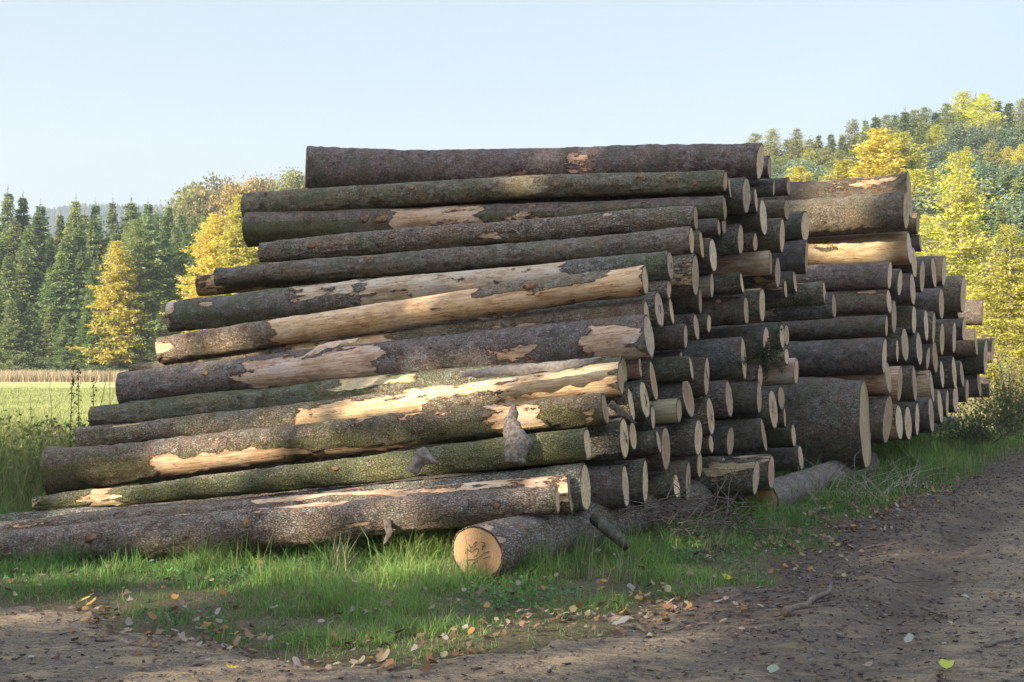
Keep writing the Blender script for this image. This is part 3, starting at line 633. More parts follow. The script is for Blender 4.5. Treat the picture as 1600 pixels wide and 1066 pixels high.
LONG = {
 'L1': dict(label='thick dark-barked log lying highest of all on the near stack', peel=-.5, moss=.12, tone=.78, flare2=.03, fs=-.64, stubs=[],
            px=[(815, 905, -70, -25, .25)], roughamp=1.5),
 'L2': dict(label='slim greyish log directly under the thick topmost log, dotted with orange branch scars', peel=-.5, moss=.3, tone=.9, stubs=[(430, 60, .03), (490, 95, .04), (445, 15, .03), (680, 25, .035), (900, 5, .035), (1020, 35, .04), (1060, 10, .03), (1095, -10, .03), (1088, 30, .03)]),
 'L3': dict(label='grey-green log with a bare tan patch near its middle, third from the top', peel=-.5, moss=.42, mossphi=.6, tone=.85, flare2=.02, stubs=[(458, 20, .035), (494, 30, .04), (605, 15, .045), (633, 10, .05), (865, 40, .04)],
            px=[(640, 790, -40, 80, .3), (1080, 1105, 40, 80, .3)]),
 'L4': dict(label='thin brown-grey log tucked below the grey-green mossy log near the top', peel=-.42, moss=.2, tone=.85, stubs=[(507, 10, .04), (640, 20, .03)], px=[(955, 975, 40, 80, .4)]),
 'L5': dict(label='thin bluish-grey log fifth from the top, its left end sunk behind the next log', peel=-.45, moss=.3, tone=.95, stubs=[(610, 40, .035)]),
 'LB': dict(label='dark log with a scabby bare patch, left end jutting above the mossy log', peel=-.4, moss=.15, tone=.85, stubs=[], px=[(530, 745, -60, 60, .5), (300, 362, -90, 90, .2)]),
 'LC': dict(label='log mossy green at its left end and bare whitish wood toward the right', peel=-.4, moss=.55, tone=.95, stubs=[],
            px=[(600, 912, -90, 110, .5), (480, 600, 0, 90, .25), (320, 357, 10, 60, .5), (255, 283, -90, 90, .5)]),
 'LD': dict(label='pale stripped log with one long strip of grey bark near its right end', peel=-.4, moss=.15, tone=1.05, stubs=[(852, 40, .05)],
            px=[(440, 780, -120, 120, .5), (775, 965, -110, 12, .5), (955, 1010, -90, 110, .5), (244, 278, -90, 20, .5)]),
 'LE': dict(label='thin stripped log wedged between the pale log and the thickest middle log', peel=-.3, moss=.1, tone=1.05, stubs=[], px=[(470, 650, -90, 90, .5), (200, 300, 0, 80, -.5)]),
 'LF': dict(label='thickest log in the middle of the near stack, bark torn off in broad patches', peel=-.4, moss=.28, tone=.95, stubs=[(352, 20, .03)],
            px=[(415, 625, -80, 60, .5), (795, 862, -50, 0, .5), (928, 985, -90, 45, .5), (985, 1010, -90, 25, .5)]),
 'LG': dict(label='slim green-tinged log resting under the thickest middle log', peel=-.35, moss=.5, tone=1., stubs=[], px=[(560, 700, 10, 90, .5), (700, 900, 0, 90, -.5)], far=True),
 'LH': dict(label='log with grey bark at the left and bare scarred wood along its right half', peel=-.4, moss=.22, tone=1.05, stubs=[(240, -10, .03)],
            px=[(480, 690, -70, 60, .5), (800, 975, -90, 100, .5), (690, 800, 0, 90, .5), (178, 245, 35, 80, .5), (275, 305, -60, -20, .5)]),
 'LI': dict(label='log with a flared dark left butt and a long bright stripped strip', peel=-.4, moss=.55, mossphi=.3, tone=.9, flare2=.04, stubs=[(188, 35, .03)],
            px=[(265, 500, -90, 22, .5), (500, 690, -90, -25, .5), (790, 868, -40, 60, .5), (906, 945, -90, 10, .35), (365, 440, 30, 60, .5)]),
 'LJ': dict(label='slender mossy log with a short bare band close to its left tip', peel=-.5, moss=.68, mossphi=.2, tone=1., stubs=[(560, 20, .03)], px=[(142, 210, -120, 120, .5), (45, 62, -90, 90, .5)]),
 'LK': dict(label='rough grey-barked log just above the two lowest front logs', peel=-.3, moss=.25, tone=.95, stubs=[], lump=.8, px=[]),
 'LM': dict(label='bare-topped pale log second from the bottom at the front', peel=-.2, moss=.2, tone=1.0, stubs=[], px=[(430, 900, 38, 130, .35)], bulge=.02),
 'LN': dict(label='lowest front log, greenish brown, lying partly in the grass', peel=-.45, moss=.42, tone=1., stubs=[(180, 20, .04), (425, 20, .04), (790, 5, .03)], bulge=.055, px=[(550, 660, -35, 15, .4), (430, 560, 45, 120, .4)]),
}
PEELED = {'a22': .3, 'a50': .35, 'a49': .4, 'a52': .3, 'a72': .1, 'S2': .4, 'S10': .3, 'a93': -.05, 'a91': -.02, 'a92': -.05, 'a23': .1, 'a44': .05, 'a46': -.1, 'a63': .25, 'S23': .15, 'S23b': .05, 'S23c': .1, 'S24b': .25, 'a94': -.12, 'S12': .1, 'a26': .1, 'a35': .05, 'a28': .15, 'S16b': -.1, 'a45': -.1}
GREEN = {'a80': .8, 'S8': .5, 'a5': .5, 'a13': .3, 'a61': .45, 'LC': .5, 'a64': .3}
def ordinal(k):
    W = ['first', 'second', 'third', 'fourth', 'fifth', 'sixth', 'seventh', 'eighth', 'ninth', 'tenth', 'eleventh', 'twelfth', 'thirteenth', 'fourteenth', 'fifteenth']
    return W[k]
def auto_labels():
    lab = {}
    for pref, y0, y1, rows, where in (('N', 238, 790, 13, 'near stack'), ('S', 285, 700, 9, 'far stack')):
        it = [l for l in LOGS if (l[0][0] == 'S') == (pref == 'S')]
        bands = {}
        for l in it:
            b = int(np.clip((l[2]-y0)/(y1-y0)*rows, 0, rows-1)); bands.setdefault(b, []).append(l)
        for bi, b in enumerate(sorted(bands)):
            row = sorted(bands[b], key=lambda l: l[1])
            for k, l in enumerate(row):
                size = 'thick' if l[5] > .2 else ('slim' if l[5] < .15 else 'medium')
                look = 'peeled' if PEELED.get(l[0], -1) > .2 else ('greenish' if GREEN.get(l[0], 0) > .4 else 'dark-barked')
                rn = 'top row' if bi == 0 else ('bottom row' if bi == len(bands)-1 else ordinal(bi)+' row')
                lab[l[0]] = '%s %s log, sawn end %s in %s of %s' % (size, look, ordinal(k)+' from left', rn, where)
    return lab
LAB = auto_labels()
LAB['S11'] = 'hugest dark butt log with a torn end, low at the front of the far stack'
LAB['S1'] = 'thick rough-barked log on top at the front of the far stack'
LAB['S1b'] = 'thick dark log with a flared butt rising behind the topmost far-stack log'
LAB['S2'] = 'smooth pale peeled log below the topmost log of the far stack'
LAB['S3'] = 'grey log with a dark bark scar, third down at the front of the far stack'
LAB['S7'] = 'scaly grey log fourth down at the front of the far stack'
LAB['S8'] = 'greenish log fifth down at the front of the far stack'
LAB['S9'] = 'thick blackish cracked log just above the hugest butt log'
LAB['a50'] = 'short-looking peeled log with an orange sawn face, beside the green sprig'
LAB['a22'] = 'peeled tan log sticking out to the right near the top of the near stack'
LAB['a80'] = 'flat-looking green log just above the lowest right end of the near stack'
LAB['a81'] = 'reddish-barked log farthest right in the lowest rows of the near stack'
roots = {}
for idx, (nm, px, py, Rr, Ll, r1, r2) in enumerate(LOGS):
    sd = idx*3+1
    if nm in LONG:
        g = LONG[nm]; lx = LEFTPX[nm]
        pats = []
        for (a, b, p0, p1, s) in g.get('px', []):
            t0, t1 = strip_px(px, lx, a, b); pats.append((t0, t1, p0, p1, s))
        root, surf, ln = make_log(Rr, Ll, r1, r2, g['label'], 'long logs on the sloping front of the near stack', peel=g['peel'], patches=pats,
            moss=g['moss'], tone=g['tone']*1.12, nseg=270, nring=60, bulge=g.get('bulge', 0), flare2=g.get('flare2', 0), flare1=g.get('flare1', 0), seed=sd,
            mossphi=g.get('mossphi'), bend=(random.uniform(-.06, .06), {'L1': -.035, 'L2': .035}.get(nm, random.uniform(-.035, .035))), far_cut=True, roughamp=g.get('roughamp', 1.15), tilt=random.uniform(-.06, .06), cutyaw=random.uniform(-.06, .02), lump=g.get('lump', .35), farshear=g.get('fs', random.uniform(-.42, -.25)))
        for k, (sx, dg, sr) in enumerate(g['stubs']):
            t = strip_px(px, lx, sx, sx)[0]; p = surf(t, dg); stub(root, p, dg, sr*.8, .016, k)
    else:
        far = nm[0] == 'S'
        if nm == 'S11': r2 = r1*.84
        pl = PEELED.get(nm, random.uniform(-.5, -.28))
        kw = {}
        if nm == 'S11': kw = dict(cutmat='torn', flare1=.0, roughamp=2.5, nseg=120, nring=48, lump=2.2)
        elif nm == 'S1b': kw = dict(flare1=.08, roughamp=2.)
        elif nm in ('S1', 'S9'): kw = dict(roughamp=1.8, nseg=110, nring=44)
        elif far: kw = dict(nseg=46, nring=26)
        else: kw = dict(nseg=56, nring=30)
        root, surf, ln = make_log(Rr, Ll, r1, r2, LAB[nm], 'logs of the far stack showing their sawn ends' if far else 'logs of the near stack showing their sawn ends',
            peel=pl, moss=GREEN.get(nm, random.uniform(0, .3)), tone=random.uniform(.62, .9)*(1.15 if pl > 0 else 1), seed=sd,
            tilt=random.uniform(-.1, .1), cutyaw=(-.05 if nm == 'S11' else random.uniform(-.01, .07) if far else random.uniform(-.08, .05)), bend=(random.uniform(-.02, .02), random.uniform(-.02, .02)), **kw)
        if random.random() < .4 and not far:
            dg = random.uniform(-20, 60); t = random.uniform(.05, .25); stub(root, surf(t, dg), dg, .025, .02, idx)
    roots[nm] = root

# supports the stacks rest on
rootA, surfA, _ = make_log((-.262, 9.62, .205), (2.75, 15.2, .2), .215, .20, 'thick support log in the grass, orange butt with black scrawl facing the track', None, peel=-.5, moss=.3, tone=.85,
    patches=[(0, .012, -180, 180, .3)], nseg=200, nring=60, cutmat='butt', seed=301, roughamp=.6)
make_log((2.74, 14.1, .13), (5.3, 19.2, .15), .2, .19, 'grey support log with brown butt in the grass below near stack', None, peel=-.5, moss=.05, tone=1.15, nseg=150, nring=44, cutmat='butt', seed=302, roughamp=1.4)
make_log((-3.3, 13.2, .12), (.6, 19.5, .15), .19, .17, 'dark support log hidden deep under the left half of the near stack', None, peel=-.5, moss=.05, tone=.8, nseg=60, nring=24, seed=303)
make_log((4.2, 20.2, .16), (10.8, 31.5, .2), .2, .2, 'dark support log in the shade under the far stack', None, peel=-.5, moss=.05, tone=.8, nseg=60, nring=24, seed=304)

# scrawl on the butt of the support log
def scrawl(root, strokes, sc, r=.0022, name='crayon_writing', mirror=1):
    B = Bag()
    for st in strokes:
        P = [(.012, mirror*(x)*sc, z*sc) for x, z in st]
        pts = [P[0]]
        for a, b in zip(P[:-1], P[1:]):
            for k in (1/3, 2/3, 1): pts.append(tuple(a[i]+(b[i]-a[i])*k for i in range(3)))
        V, fs = tube(pts, r, 5); B.add(V, fs)
    return B.build(name, M['ink'], root)
M['ink'] = simple_noise_mat('black_crayon', (.02, .018, .016), (.05, .04, .03), 50)
def pxs(lst, cx=415, cy=545, k=1/330.): return [[((x-cx)*k, -(y-cy)*k) for x, y in s] for s in lst]
scrawl(rootA, pxs([[(310, 450), (345, 495), (385, 440), (415, 405), (405, 450), (375, 520), (350, 545), (330, 525), (345, 490)],
    [(375, 515), (415, 495), (442, 492), (447, 525), (425, 560), (400, 585), (378, 578)],
    [(480, 405), (505, 418), (530, 412), (515, 455), (495, 505)], [(488, 462), (542, 446)],
    [(275, 640), (340, 630), (400, 625), (460, 590), (520, 540), (600, 512)],
    [(278, 650), (290, 680), (330, 715), (380, 660), (432, 640)], [(345, 742), (375, 725), (400, 700), (395, 725), (405, 738)],
    [(262, 570), (275, 500), (300, 515), (320, 535)], [(510, 610), (545, 590), (600, 575)]]), .205)
for nm, k in (('LC', 0), ('a54', 1), ('a48', 2), ('a64', 3), ('a90', 4), ('a52', 5), ('a35', 6), ('S11', 7), ('a67', 8), ('a59', 9), ('a72', 10)):
    if nm == 'S11': continue
    rr = [l for l in LOGS if l[0] == nm][0][5]; q = random.Random(k)
    st = [[(q.uniform(-.35, .35), q.uniform(-.4, .4)) for _ in range(4)] for _ in range(2)]
    scrawl(roots[nm], st, rr, .0016, 'crayon_mark', 1)

# ------------------------------------------------------------------ loose bark, sprig, slabs
M['flapd'] = simple_noise_mat('curled_bark', (.07, .055, .047), (.22, .19, .165), 34, .9, 1.)
def bark_slab(name, pts, widths, thick, label, cat, mat, curl=.3, roll=0, seed=0, parent=None, off=(0, -1, 0)):
    """curved sheet of bark along pts"""
    pts = np.array(pts, float); m = 28; nn = 12
    s = np.linspace(0, 1, m); k = np.linspace(0, 1, len(pts))
    C = np.stack([np.interp(s, k, pts[:, i]) for i in range(3)], -1); W = np.interp(s, np.linspace(0, 1, len(widths)), widths)
    d = np.gradient(C, axis=0); d /= np.linalg.norm(d, axis=1)[:, None]
    o = np.array(off, float); side = np.cross(d, o); side /= np.linalg.norm(side, axis=1)[:, None]; up = np.cross(side, d)
    v = np.linspace(-1, 1, nn)
    A = []
    for sgn in (1, -1):
        P = C[:, None]+side[:, None]*(v[None, :, None]*W[:, None, None]/2)+up[:, None]*(-curl*(v[None, :, None]**2)*W[:, None, None]/2*1.)
        P = P.reshape(-1, 3)
        edge = np.abs(np.tile(v, m))
        P = P+(fbm(P*22, 3, seed)[:, None]-.5)*.03+np.repeat(up, nn, 0)*(sgn*thick/2*(1-.6*edge**4)+(fbm(P*30, 2, seed+2)-.5)*.02)[:, None]
        P = P+np.repeat(side, nn, 0)*((vnoise(P*14, seed+1)-.5)*.05*edge)[:, None]
        A.append(P)
    V = np.concatenate(A); i = (np.arange(m-1)[:, None]*nn+np.arange(nn-1)[None]).ravel()
    F = np.stack([i, i+1, i+nn+1, i+nn], -1); nb = m*nn
    F2 = F[:, ::-1]+nb
    rim = list(range(nn))+[r*nn+nn-1 for r in range(1, m)]+[(m-1)*nn+c for c in range(nn-2, -1, -1)]+[r*nn for r in range(m-2, 0, -1)]
    rim = np.array(rim); rj = np.roll(rim, -1); F3 = np.stack([rj, rim, rim+nb, rj+nb], -1)
    o = mesh_np(name, V, np.concatenate([F, F2, F3]), mat, parent, smooth_=True); return tag(o, label, cat)
bark_slab('bark_flap', [at(803, 630, 10.95), at(800, 655, 10.9), at(808, 690, 10.72), at(806, 722, 10.66)], [.03, .13, .22, .15], .012, 'curled grey flap of bark hanging down over two mossy front logs', 'bark', M['flapd'], .5, seed=3)
bark_slab('bark_flap', [at(640, 738, 10.75), at(658, 712, 10.75), at(684, 722, 10.7)], [.08, .16, .03], .012, 'small curled piece of bark lifted off the slender mossy log', 'bark', M['flap'], .5, seed=4)
bark_slab('bark_flap', [at(720, 583, 11.35), at(790, 574, 11.3), at(880, 566, 11.2), at(940, 560, 11.15)], [.05, .14, .11, .04], .015, 'long loosened greenish bark plate on the slim log under the thickest log', 'bark', M['flap'], .8, seed=5, off=(0, -.6, .8))
bark_slab('hanging_bark', [at(603, 812, 10.4), at(605, 832, 10.35), at(600, 850, 10.3)], [.07, .04, .02], .01, 'shred of reddish bark dangling below the lowest front log', 'bark', M['inner'], .3, seed=6)
bark_slab('bark_flap', [at(472, 560, 11.9), at(500, 540, 11.9), at(560, 530, 11.85)], [.04, .08, .03], .01, 'thin strip of bark peeling off the log under the pale stripped one', 'bark', M['flap'], .8, seed=7, off=(0, -.6, .8))
bark_slab('splintered_slab', [at(952, 632, 11.05), at(972, 645, 11.1), at(992, 662, 11.15)], [.05, .08, .03], .03, 'dark blackish slab of wood sticking out between sawn ends below the mossy log', 'wood slab', M['inner'], .1, seed=8)
M['bough'] = simple_noise_mat('dark_bough', (.045, .04, .03), (.10, .10, .08), 25)
V, fs = tube([at(930, 812, 10.7), at(955, 832, 10.4), at(978, 852, 10.15)], [.055, .05, .04], 14)
V = V+(fbm(V*20, 2, 5)[:, None]-.5)*.02
tag(mesh_np('short_branch', V, fs, M['bough'], smooth_=True), 'stout dark branch piece leaning out from under the near stack beside the scrawled butt', 'branch')

def needle_sprig(label, centre, n, size, seed, name='spruce_sprig'):
    r = np.random.default_rng(seed); root = empty(name, centre, label, 'sprig')
    B = Bag(); T = Bag()
    for k in range(n):
        d = r.normal(size=3); d[2] -= .55; d[1] -= .5; d /= np.linalg.norm(d); L = size*r.uniform(.5, 1)
        P = np.array([d*L*s+np.array([0, 0, -.10*L*s*s]) for s in np.linspace(0, 1, 6)])
        V, f = tube(P, np.linspace(.005, .002, 6), 4); T.add(V, f)
        c = np.repeat(P[1:], 16, 0)+r.normal(size=(80, 3))*.012
        nd = r.normal(size=(80, 3))*.6+d; nd /= np.linalg.norm(nd, axis=1)[:, None]
        V, f = sprays(c, nd, .04, .006, r); B.add(V, [f], (.035, .06, .025))
    T.build('stem', M['inner'], root); B.build('needles', M['leaf'], root); return root

def sprays(c, d, L, W, r, jit=.35):
    """pointed quads at c along d"""
    n = len(c); L = np.broadcast_to(L, (n,))*r.uniform(1-jit, 1+jit, n); W = np.broadcast_to(W, (n,))*r.uniform(1-jit, 1+jit, n)
    a = r.normal(size=(n, 3)); s = np.cross(d, a); s /= (np.linalg.norm(s, axis=1)[:, None]+1e-9)
    V = np.stack([c, c+d*(L*.45)[:, None]+s*(W/2)[:, None], c+d*L[:, None], c+d*(L*.45)[:, None]-s*(W/2)[:, None]], 1).reshape(-1, 3)
    return V, np.arange(4*n).reshape(n, 4)
needle_sprig('green spruce sprig caught among the sawn ends left of the short peeled log', at(1192, 548, 13.35), 26, .33, 5)

# ------------------------------------------------------------------ trees
def conifer_mesh(H, Rb, seed, col, kind='spruce', z0=.06, dens=1., quad=.34):
    """returns arrays for crown and trunk of a conifer of height H"""
    r = np.random.default_rng(seed); C = []; D = []; T = []; LN = []
    B = Bag()
    V, f = tube([(0, 0, -1.)]+[(r.normal()*.04, r.normal()*.04, z) for z in np.linspace(0, H*.97, 9)], [H*.0105+.03]+list(np.linspace(H*.0105+.03, .015, 9)), 8)
    B.add(V, f)
    z = H*z0; k = 0
    lob = r.uniform(.6, 1.2, 64)
    asym = r.uniform(0, 6.28)
    while z < H*(.95 if kind == 'spruce' else .985):
        s = z/H
        if kind == 'spruce': R = Rb*1.12*((1-s)**1.02)*(1-.35*max(0, .14-s)/.14)
        else: R = Rb*((1-s)**.60)*(1-.5*max(0, .22-s)/.22)*(.92+.1*s)
        R = R*(1+.12*math.sin(k*1.7+seed)); nb = int((9 if kind == 'spruce' else 8)*(1-.35*s)*dens)+3
        for b in range(nb):
            if kind != 'spruce' and r.random() < .22: continue
            az = r.uniform(0, 6.283); Rr = max(.05, R*r.uniform(.62, 1.12)*lob[int((az/6.283*8+z*1.1) % 64)]*(1+.12*math.cos(az-asym)))
            if kind == 'spruce':
                tip = -.30*Rr*(1-s*1.3)+.0; sag = -.22*Rr
            else:
                tip = .10*Rr*(2*s)-.1*Rr; sag = -.10*Rr
            n = max(3, int(Rr/.26)); u = (np.arange(n)+r.uniform(0, 1, n))/n; u = u**.75
            dirh = np.array([math.cos(az), math.sin(az), 0]); side = np.array([-math.sin(az), math.cos(az), 0])
            P = dirh*(u*Rr)[:, None]; P[:, 2] = z+tip*u+sag*np.sin(u*math.pi)+(.12*Rr*u**4 if kind == 'spruce' else 0)
            if len(P) > 2 and Rr > .9 and r.random() < .5:
                V, f = tube([np.array([0, 0, z]), P[len(P)//2], P[-1]*np.array([.95, .95, 1])], [.03, .02, .006], 3, False); B.add(V, f)
            q = 5 if kind == 'spruce' else 6
            PP = np.repeat(P, q, 0); m = len(PP); uu = np.repeat(u, q)
            wid = (.30*Rr*(1-uu*.75)+.05); off = r.normal(size=m)*.5*wid
            PP = PP+side*off[:, None]+r.normal(size=(m, 3))*(.06 if kind == 'spruce' else .085)
            if kind == 'spruce':
                DD = dirh*.75+side*(np.sign(off)*r.uniform(.2, .9, m))[:, None]+np.array([0, 0, -1])*r.uniform(.1, .85, m)[:, None]
            else:
                DD = dirh*.5+r.normal(size=(m, 3))*.55+np.array([0, 0, -.15])
            DD /= np.linalg.norm(DD, axis=1)[:, None]
            C.append(PP); D.append(DD); T.append(np.stack([uu, np.full(m, s)], -1)); LN.append(np.full(m, 1.))
        z += (.40 if kind == 'spruce' else .42)*(1.1-.5*s)*(.75+.5*r.random())*(H/18)**.35; k += 1
    # leader
    m = 14; C.append(np.stack([r.normal(size=m)*.02, r.normal(size=m)*.02, H*(.945+.05*np.arange(m)/m)], -1)); dd = r.normal(size=(m, 3))*.5; dd[:, 2] += .8; D.append(dd/np.linalg.norm(dd, axis=1)[:, None]); T.append(np.ones((m, 2))); LN.append(np.linspace(1, .5, m))
    C = np.concatenate(C); D = np.concatenate(D); T = np.concatenate(T); LN = np.concatenate(LN)
    LN = LN*(.45+.55*np.clip((1-np.where(T[:, 1] >= 1, .93, T[:, 1]))*3.2, 0, 1))
    V, f = sprays(C, D, quad*LN, quad*(.42 if kind == 'spruce' else .38)*np.minimum(1, LN*1.1), r)
    # clumps of fresher and older needles; a little colour noise per spray
    nz = fbm(C*1.1, 2, seed+3)
    c = np.array(col[0])[None]*(1-nz)[:, None]+np.array(col[1])[None]*nz[:, None]
    c = c*r.uniform(.78, 1.22, len(C))[:, None]
    return (V, f, np.repeat(c, 4, 0)), B
def decid_mesh(H, R, seed, col, quad=.3, nclump=70, per=150, z0=.25):
    r = np.random.default_rng(seed); B = Bag()
    V, f = tube([(0, 0, -1), (0, 0, H*.25), (r.normal()*.3, r.normal()*.3, H*.6), (r.normal()*.4, r.normal()*.4, H*.85)], [H*.017, H*.014, H*.008, .03], 8); B.add(V, f)
    C = []; cc = []
    for k in range(nclump):
        d = r.normal(size=3); d /= np.linalg.norm(d); rr = r.uniform(.3, 1)**.5
        s = d*rr; p = np.array([s[0]*R, s[1]*R, H*(z0+(1-z0)*(.5+.5*s[2]))*.97]); p[:2] *= (1-.35*abs(s[2]))
        if k % 2 == 0:
            V, f = tube([(0, 0, max(H*.15, p[2]*.6)), p*np.array([.5, .5, .9]), p], [.08, .05, .015], 4, False); B.add(V, f)
        sz = r.uniform(.10, .2)*H*.6
        C.append(p+r.normal(size=(per, 3))*sz*np.array([.5, .5, .36])); cc.append(np.full(per, r.uniform(0, 1)))
    C = np.concatenate(C); t = np.concatenate(cc); D = r.normal(size=(len(C), 3)); D[:, 2] -= .3; D /= np.linalg.norm(D, axis=1)[:, None]
    V, f = sprays(C, D, quad, quad*.7, r)
    c = np.array(col[0])[None]*(1-t)[:, None]+np.array(col[1])[None]*t[:, None]; c = c*r.uniform(.8, 1.2, len(C))[:, None]
    return (V, f, np.repeat(c, 4, 0)), B
SPR = [(.08, .14, .06), (.36, .43, .16)]
PROTO = {}
def proto(kind, v, H, crown, trunk, tm):
    (V, f, c) = crown
    a = mesh_np('crown', V, [f], M['leaf'], None, colors=c); b = trunk.build('trunk', M[tm], None)
    ma, mb = a.data, b.data
    bpy.data.objects.remove(a); bpy.data.objects.remove(b)
    PROTO.setdefault(kind, []).append((ma, mb, H))
for v in range(5): proto('spruce', v, 20, *conifer_mesh(20, 3.3+.25*v, 40+v, SPR, dens=1.25, quad=.36), 'trunk')
for v in range(3): proto('yellow_larch', v, 20, *conifer_mesh(20, 3.9+.4*v, 60+v, [(.44, .40, .05), (.68, .61, .14)], 'larch', z0=.12, dens=2.2, quad=.36), 'trunk_pale')
for v in range(2): proto('golden_larch', v, 20, *conifer_mesh(20, 4.0, 70+v, [(.56, .50, .08), (.76, .70, .17)], 'larch', z0=.16, dens=1.9, quad=.34), 'trunk_pale')
for v in range(3): proto('green_larch', v, 20, *conifer_mesh(20, 3.8+.4*v, 80+v, [(.20, .24, .08), (.36, .37, .13)], 'larch', z0=.15, dens=1.6, quad=.34), 'trunk_pale')
for v in range(2): proto('near_larch', v, 14, *conifer_mesh(14, 3.3+.3*v, 90+v, [(.32, .32, .05), (.64, .56, .13)], 'larch', z0=.08, dens=2.3, quad=.21), 'trunk_pale')
for v in range(2): proto('pine', v, 16, *decid_mesh(16, 4.0, 95+v, [(.10, .165, .11), (.23, .30, .17)], .3, 90, 130, .1), 'trunk')
for v in range(2): proto('olive_tree', v, 16, *decid_mesh(16, 5, 100+v, [(.22, .23, .09), (.38, .35, .15)], .36, 70, 140), 'trunk')
for v in range(2): proto('orange_tree', v, 15, *decid_mesh(15, 4.6, 104+v, [(.36, .28, .11), (.46, .38, .16)], .36, 60, 140), 'trunk')
OBJ = {'spruce': 'spruce_tree', 'yellow_larch': 'larch_tree', 'golden_larch': 'larch_tree', 'green_larch': 'larch_tree', 'near_larch': 'larch_tree', 'pine': 'pine_tree', 'olive_tree': 'broadleaf_tree', 'orange_tree': 'broadleaf_tree'}
def tree(kind, px, ytop, d, label, group, wide=1., v=None, seed=None):
    """tree whose top is seen at row ytop from the road; stands on the ground at depth d"""
    x = (px-800)/2000*d; top = at(px, ytop, d).z; z = gz(x, d)
    ps = PROTO[kind]; ma, mb, H = ps[random.randrange(len(ps)) if v is None else v]
    s = max(.2, (top-z)/H)
    root = empty(OBJ[kind], (x, d, z-.1), label, 'tree', group); root.rotation_euler = (0, 0, random.uniform(0, 6.28)); 
    w = s**.75*wide
    root.scale = (w, w, s)
    for nm, me in (('crown', ma), ('trunk', mb)):
        o = bpy.data.objects.new(nm, me); COL.objects.link(o); o.parent = root
    return root
GL = 'trees of the dense stand across the meadow'
# left stand, back row first
tops_back = [(-60, 300), (-30, 290), (8, 285), (37, 292), (62, 306), (90, 318), (118, 298), (135, 325), (150, 306), (176, 296), (198, 298), (218, 312), (233, 306), (248, 318), (261, 306), (285, 318), (300, 322)]
for px, yt in tops_back: tree('spruce', px+random.uniform(-5, 5), yt+random.uniform(-6, 4), random.uniform(158, 168), 'dark green spruce in the back of the dense stand left of the log stacks', GL, random.uniform(1., 1.5))
for px in range(-70, 330, 19): tree('spruce', px+random.uniform(-6, 6), 338+random.uniform(-16, 26), random.uniform(151, 157), 'mid green spruce within the dense stand left of the log stacks', GL, random.uniform(1.1, 1.6))
for px in range(-60, 320, 23):
    if 150 < px < 232: continue
    tree('spruce', px+random.uniform(-6, 6), 385+random.uniform(-25, 35), random.uniform(146, 150), 'shorter lighter green spruce at the front edge of the dense stand', GL, random.uniform(1.2, 1.7))
for px in range(-50, 180, 31): tree('spruce', px+random.uniform(-8, 8), 455+random.uniform(-25, 40), random.uniform(143.5, 145.5), 'low young spruce at the meadow edge of the dense stand', GL, 1.35)
for px, yt in ((255, 470), (135, 520), (285, 480)): tree('spruce', px, yt, 144, 'low young spruce at the meadow edge of the dense stand', GL, 1.35)
tree('golden_larch', 182, 372, 143.5, 'bright golden larch with bare lower trunk, left in front of the spruces', None, 1.5, 0)
tree('green_larch', 213, 338, 146.5, 'greenish yellow larch right behind the golden one before the spruces', None, 1.6, 1)
tree('yellow_larch', 372, 300, 139, 'bright yellow larch rising just left of the log ends of the near stack', None, 1.45, 1)
tree('yellow_larch', 335, 330, 141, 'smaller yellow larch at the spruce edge, left of the taller bright one', None, 1.4, 2)
tree('yellow_larch', 408, 325, 141, 'yellow larch half hidden behind the upper left log ends', None, 1.4, 0)
for px, yt in ((318, 318), (300, 335), (290, 350)): tree('spruce', px, yt, 149, 'mid green spruce within the dense stand left of the log stacks', GL, 1.)
GA = 'autumn trees on the rise behind the near stack'
for px, yt, k in ((296, 286, 'olive_tree'), (318, 279, 'olive_tree'), (346, 269, 'olive_tree'), (368, 281, 'orange_tree'), (388, 277, 'orange_tree'), (414, 275, 'orange_tree'), (437, 290, 'olive_tree'), (455, 264, 'olive_tree'), (480, 275, 'olive_tree'), (510, 280, 'orange_tree'), (330, 298, 'orange_tree'), (360, 300, 'orange_tree'), (430, 300, 'olive_tree'), (395, 302, 'olive_tree'), (540, 290, 'olive_tree'), (308, 300, 'olive_tree'), (465, 300, 'orange_tree')):
    tree(k, px, yt, random.uniform(215, 240), 'rusty orange crown on the rise behind the left end of near stack' if k == 'orange_tree' else 'olive yellow crown on the rise behind the left end of near stack', GA, .9)
# right hillside
GR = 'trees on the wooded hillside right of the stacks'
LR = {'spruce': 'dark spruce on the wooded hillside right of the stacks', 'yellow_larch': 'bright yellow larch on the wooded hillside right of the stacks', 'green_larch': 'dull yellow-green larch on the wooded hillside right of the stacks',
      'golden_larch': 'golden larch on the skyline of the wooded hillside', 'pine': 'bluish green pine on the wooded hillside right of the stacks', 'olive_tree': 'olive crowned broadleaf on the wooded hillside', 'orange_tree': 'rusty orange broadleaf on the wooded hillside'}
sky = [(1182, 205, 'green_larch'), (1209, 197, 'green_larch'), (1232, 215, 'green_larch'), (1247, 198, 'green_larch'), (1266, 215, 'olive_tree'), (1281, 203, 'spruce'), (1300, 200, 'spruce'), (1318, 205, 'spruce'), (1335, 183, 'green_larch'), (1354, 177, 'spruce'), (1370, 173, 'spruce'),
       (1388, 176, 'green_larch'), (1402, 168, 'spruce'), (1417, 163, 'spruce'), (1432, 168, 'green_larch'), (1448, 164, 'green_larch'), (1466, 166, 'spruce'), (1482, 158, 'green_larch'), (1508, 139, 'golden_larch'), (1528, 141, 'spruce'), (1542, 142, 'golden_larch'), (1561, 148, 'spruce'), (1580, 152, 'spruce'), (1600, 150, 'green_larch'), (1625, 152, 'spruce'), (1650, 150, 'spruce')]
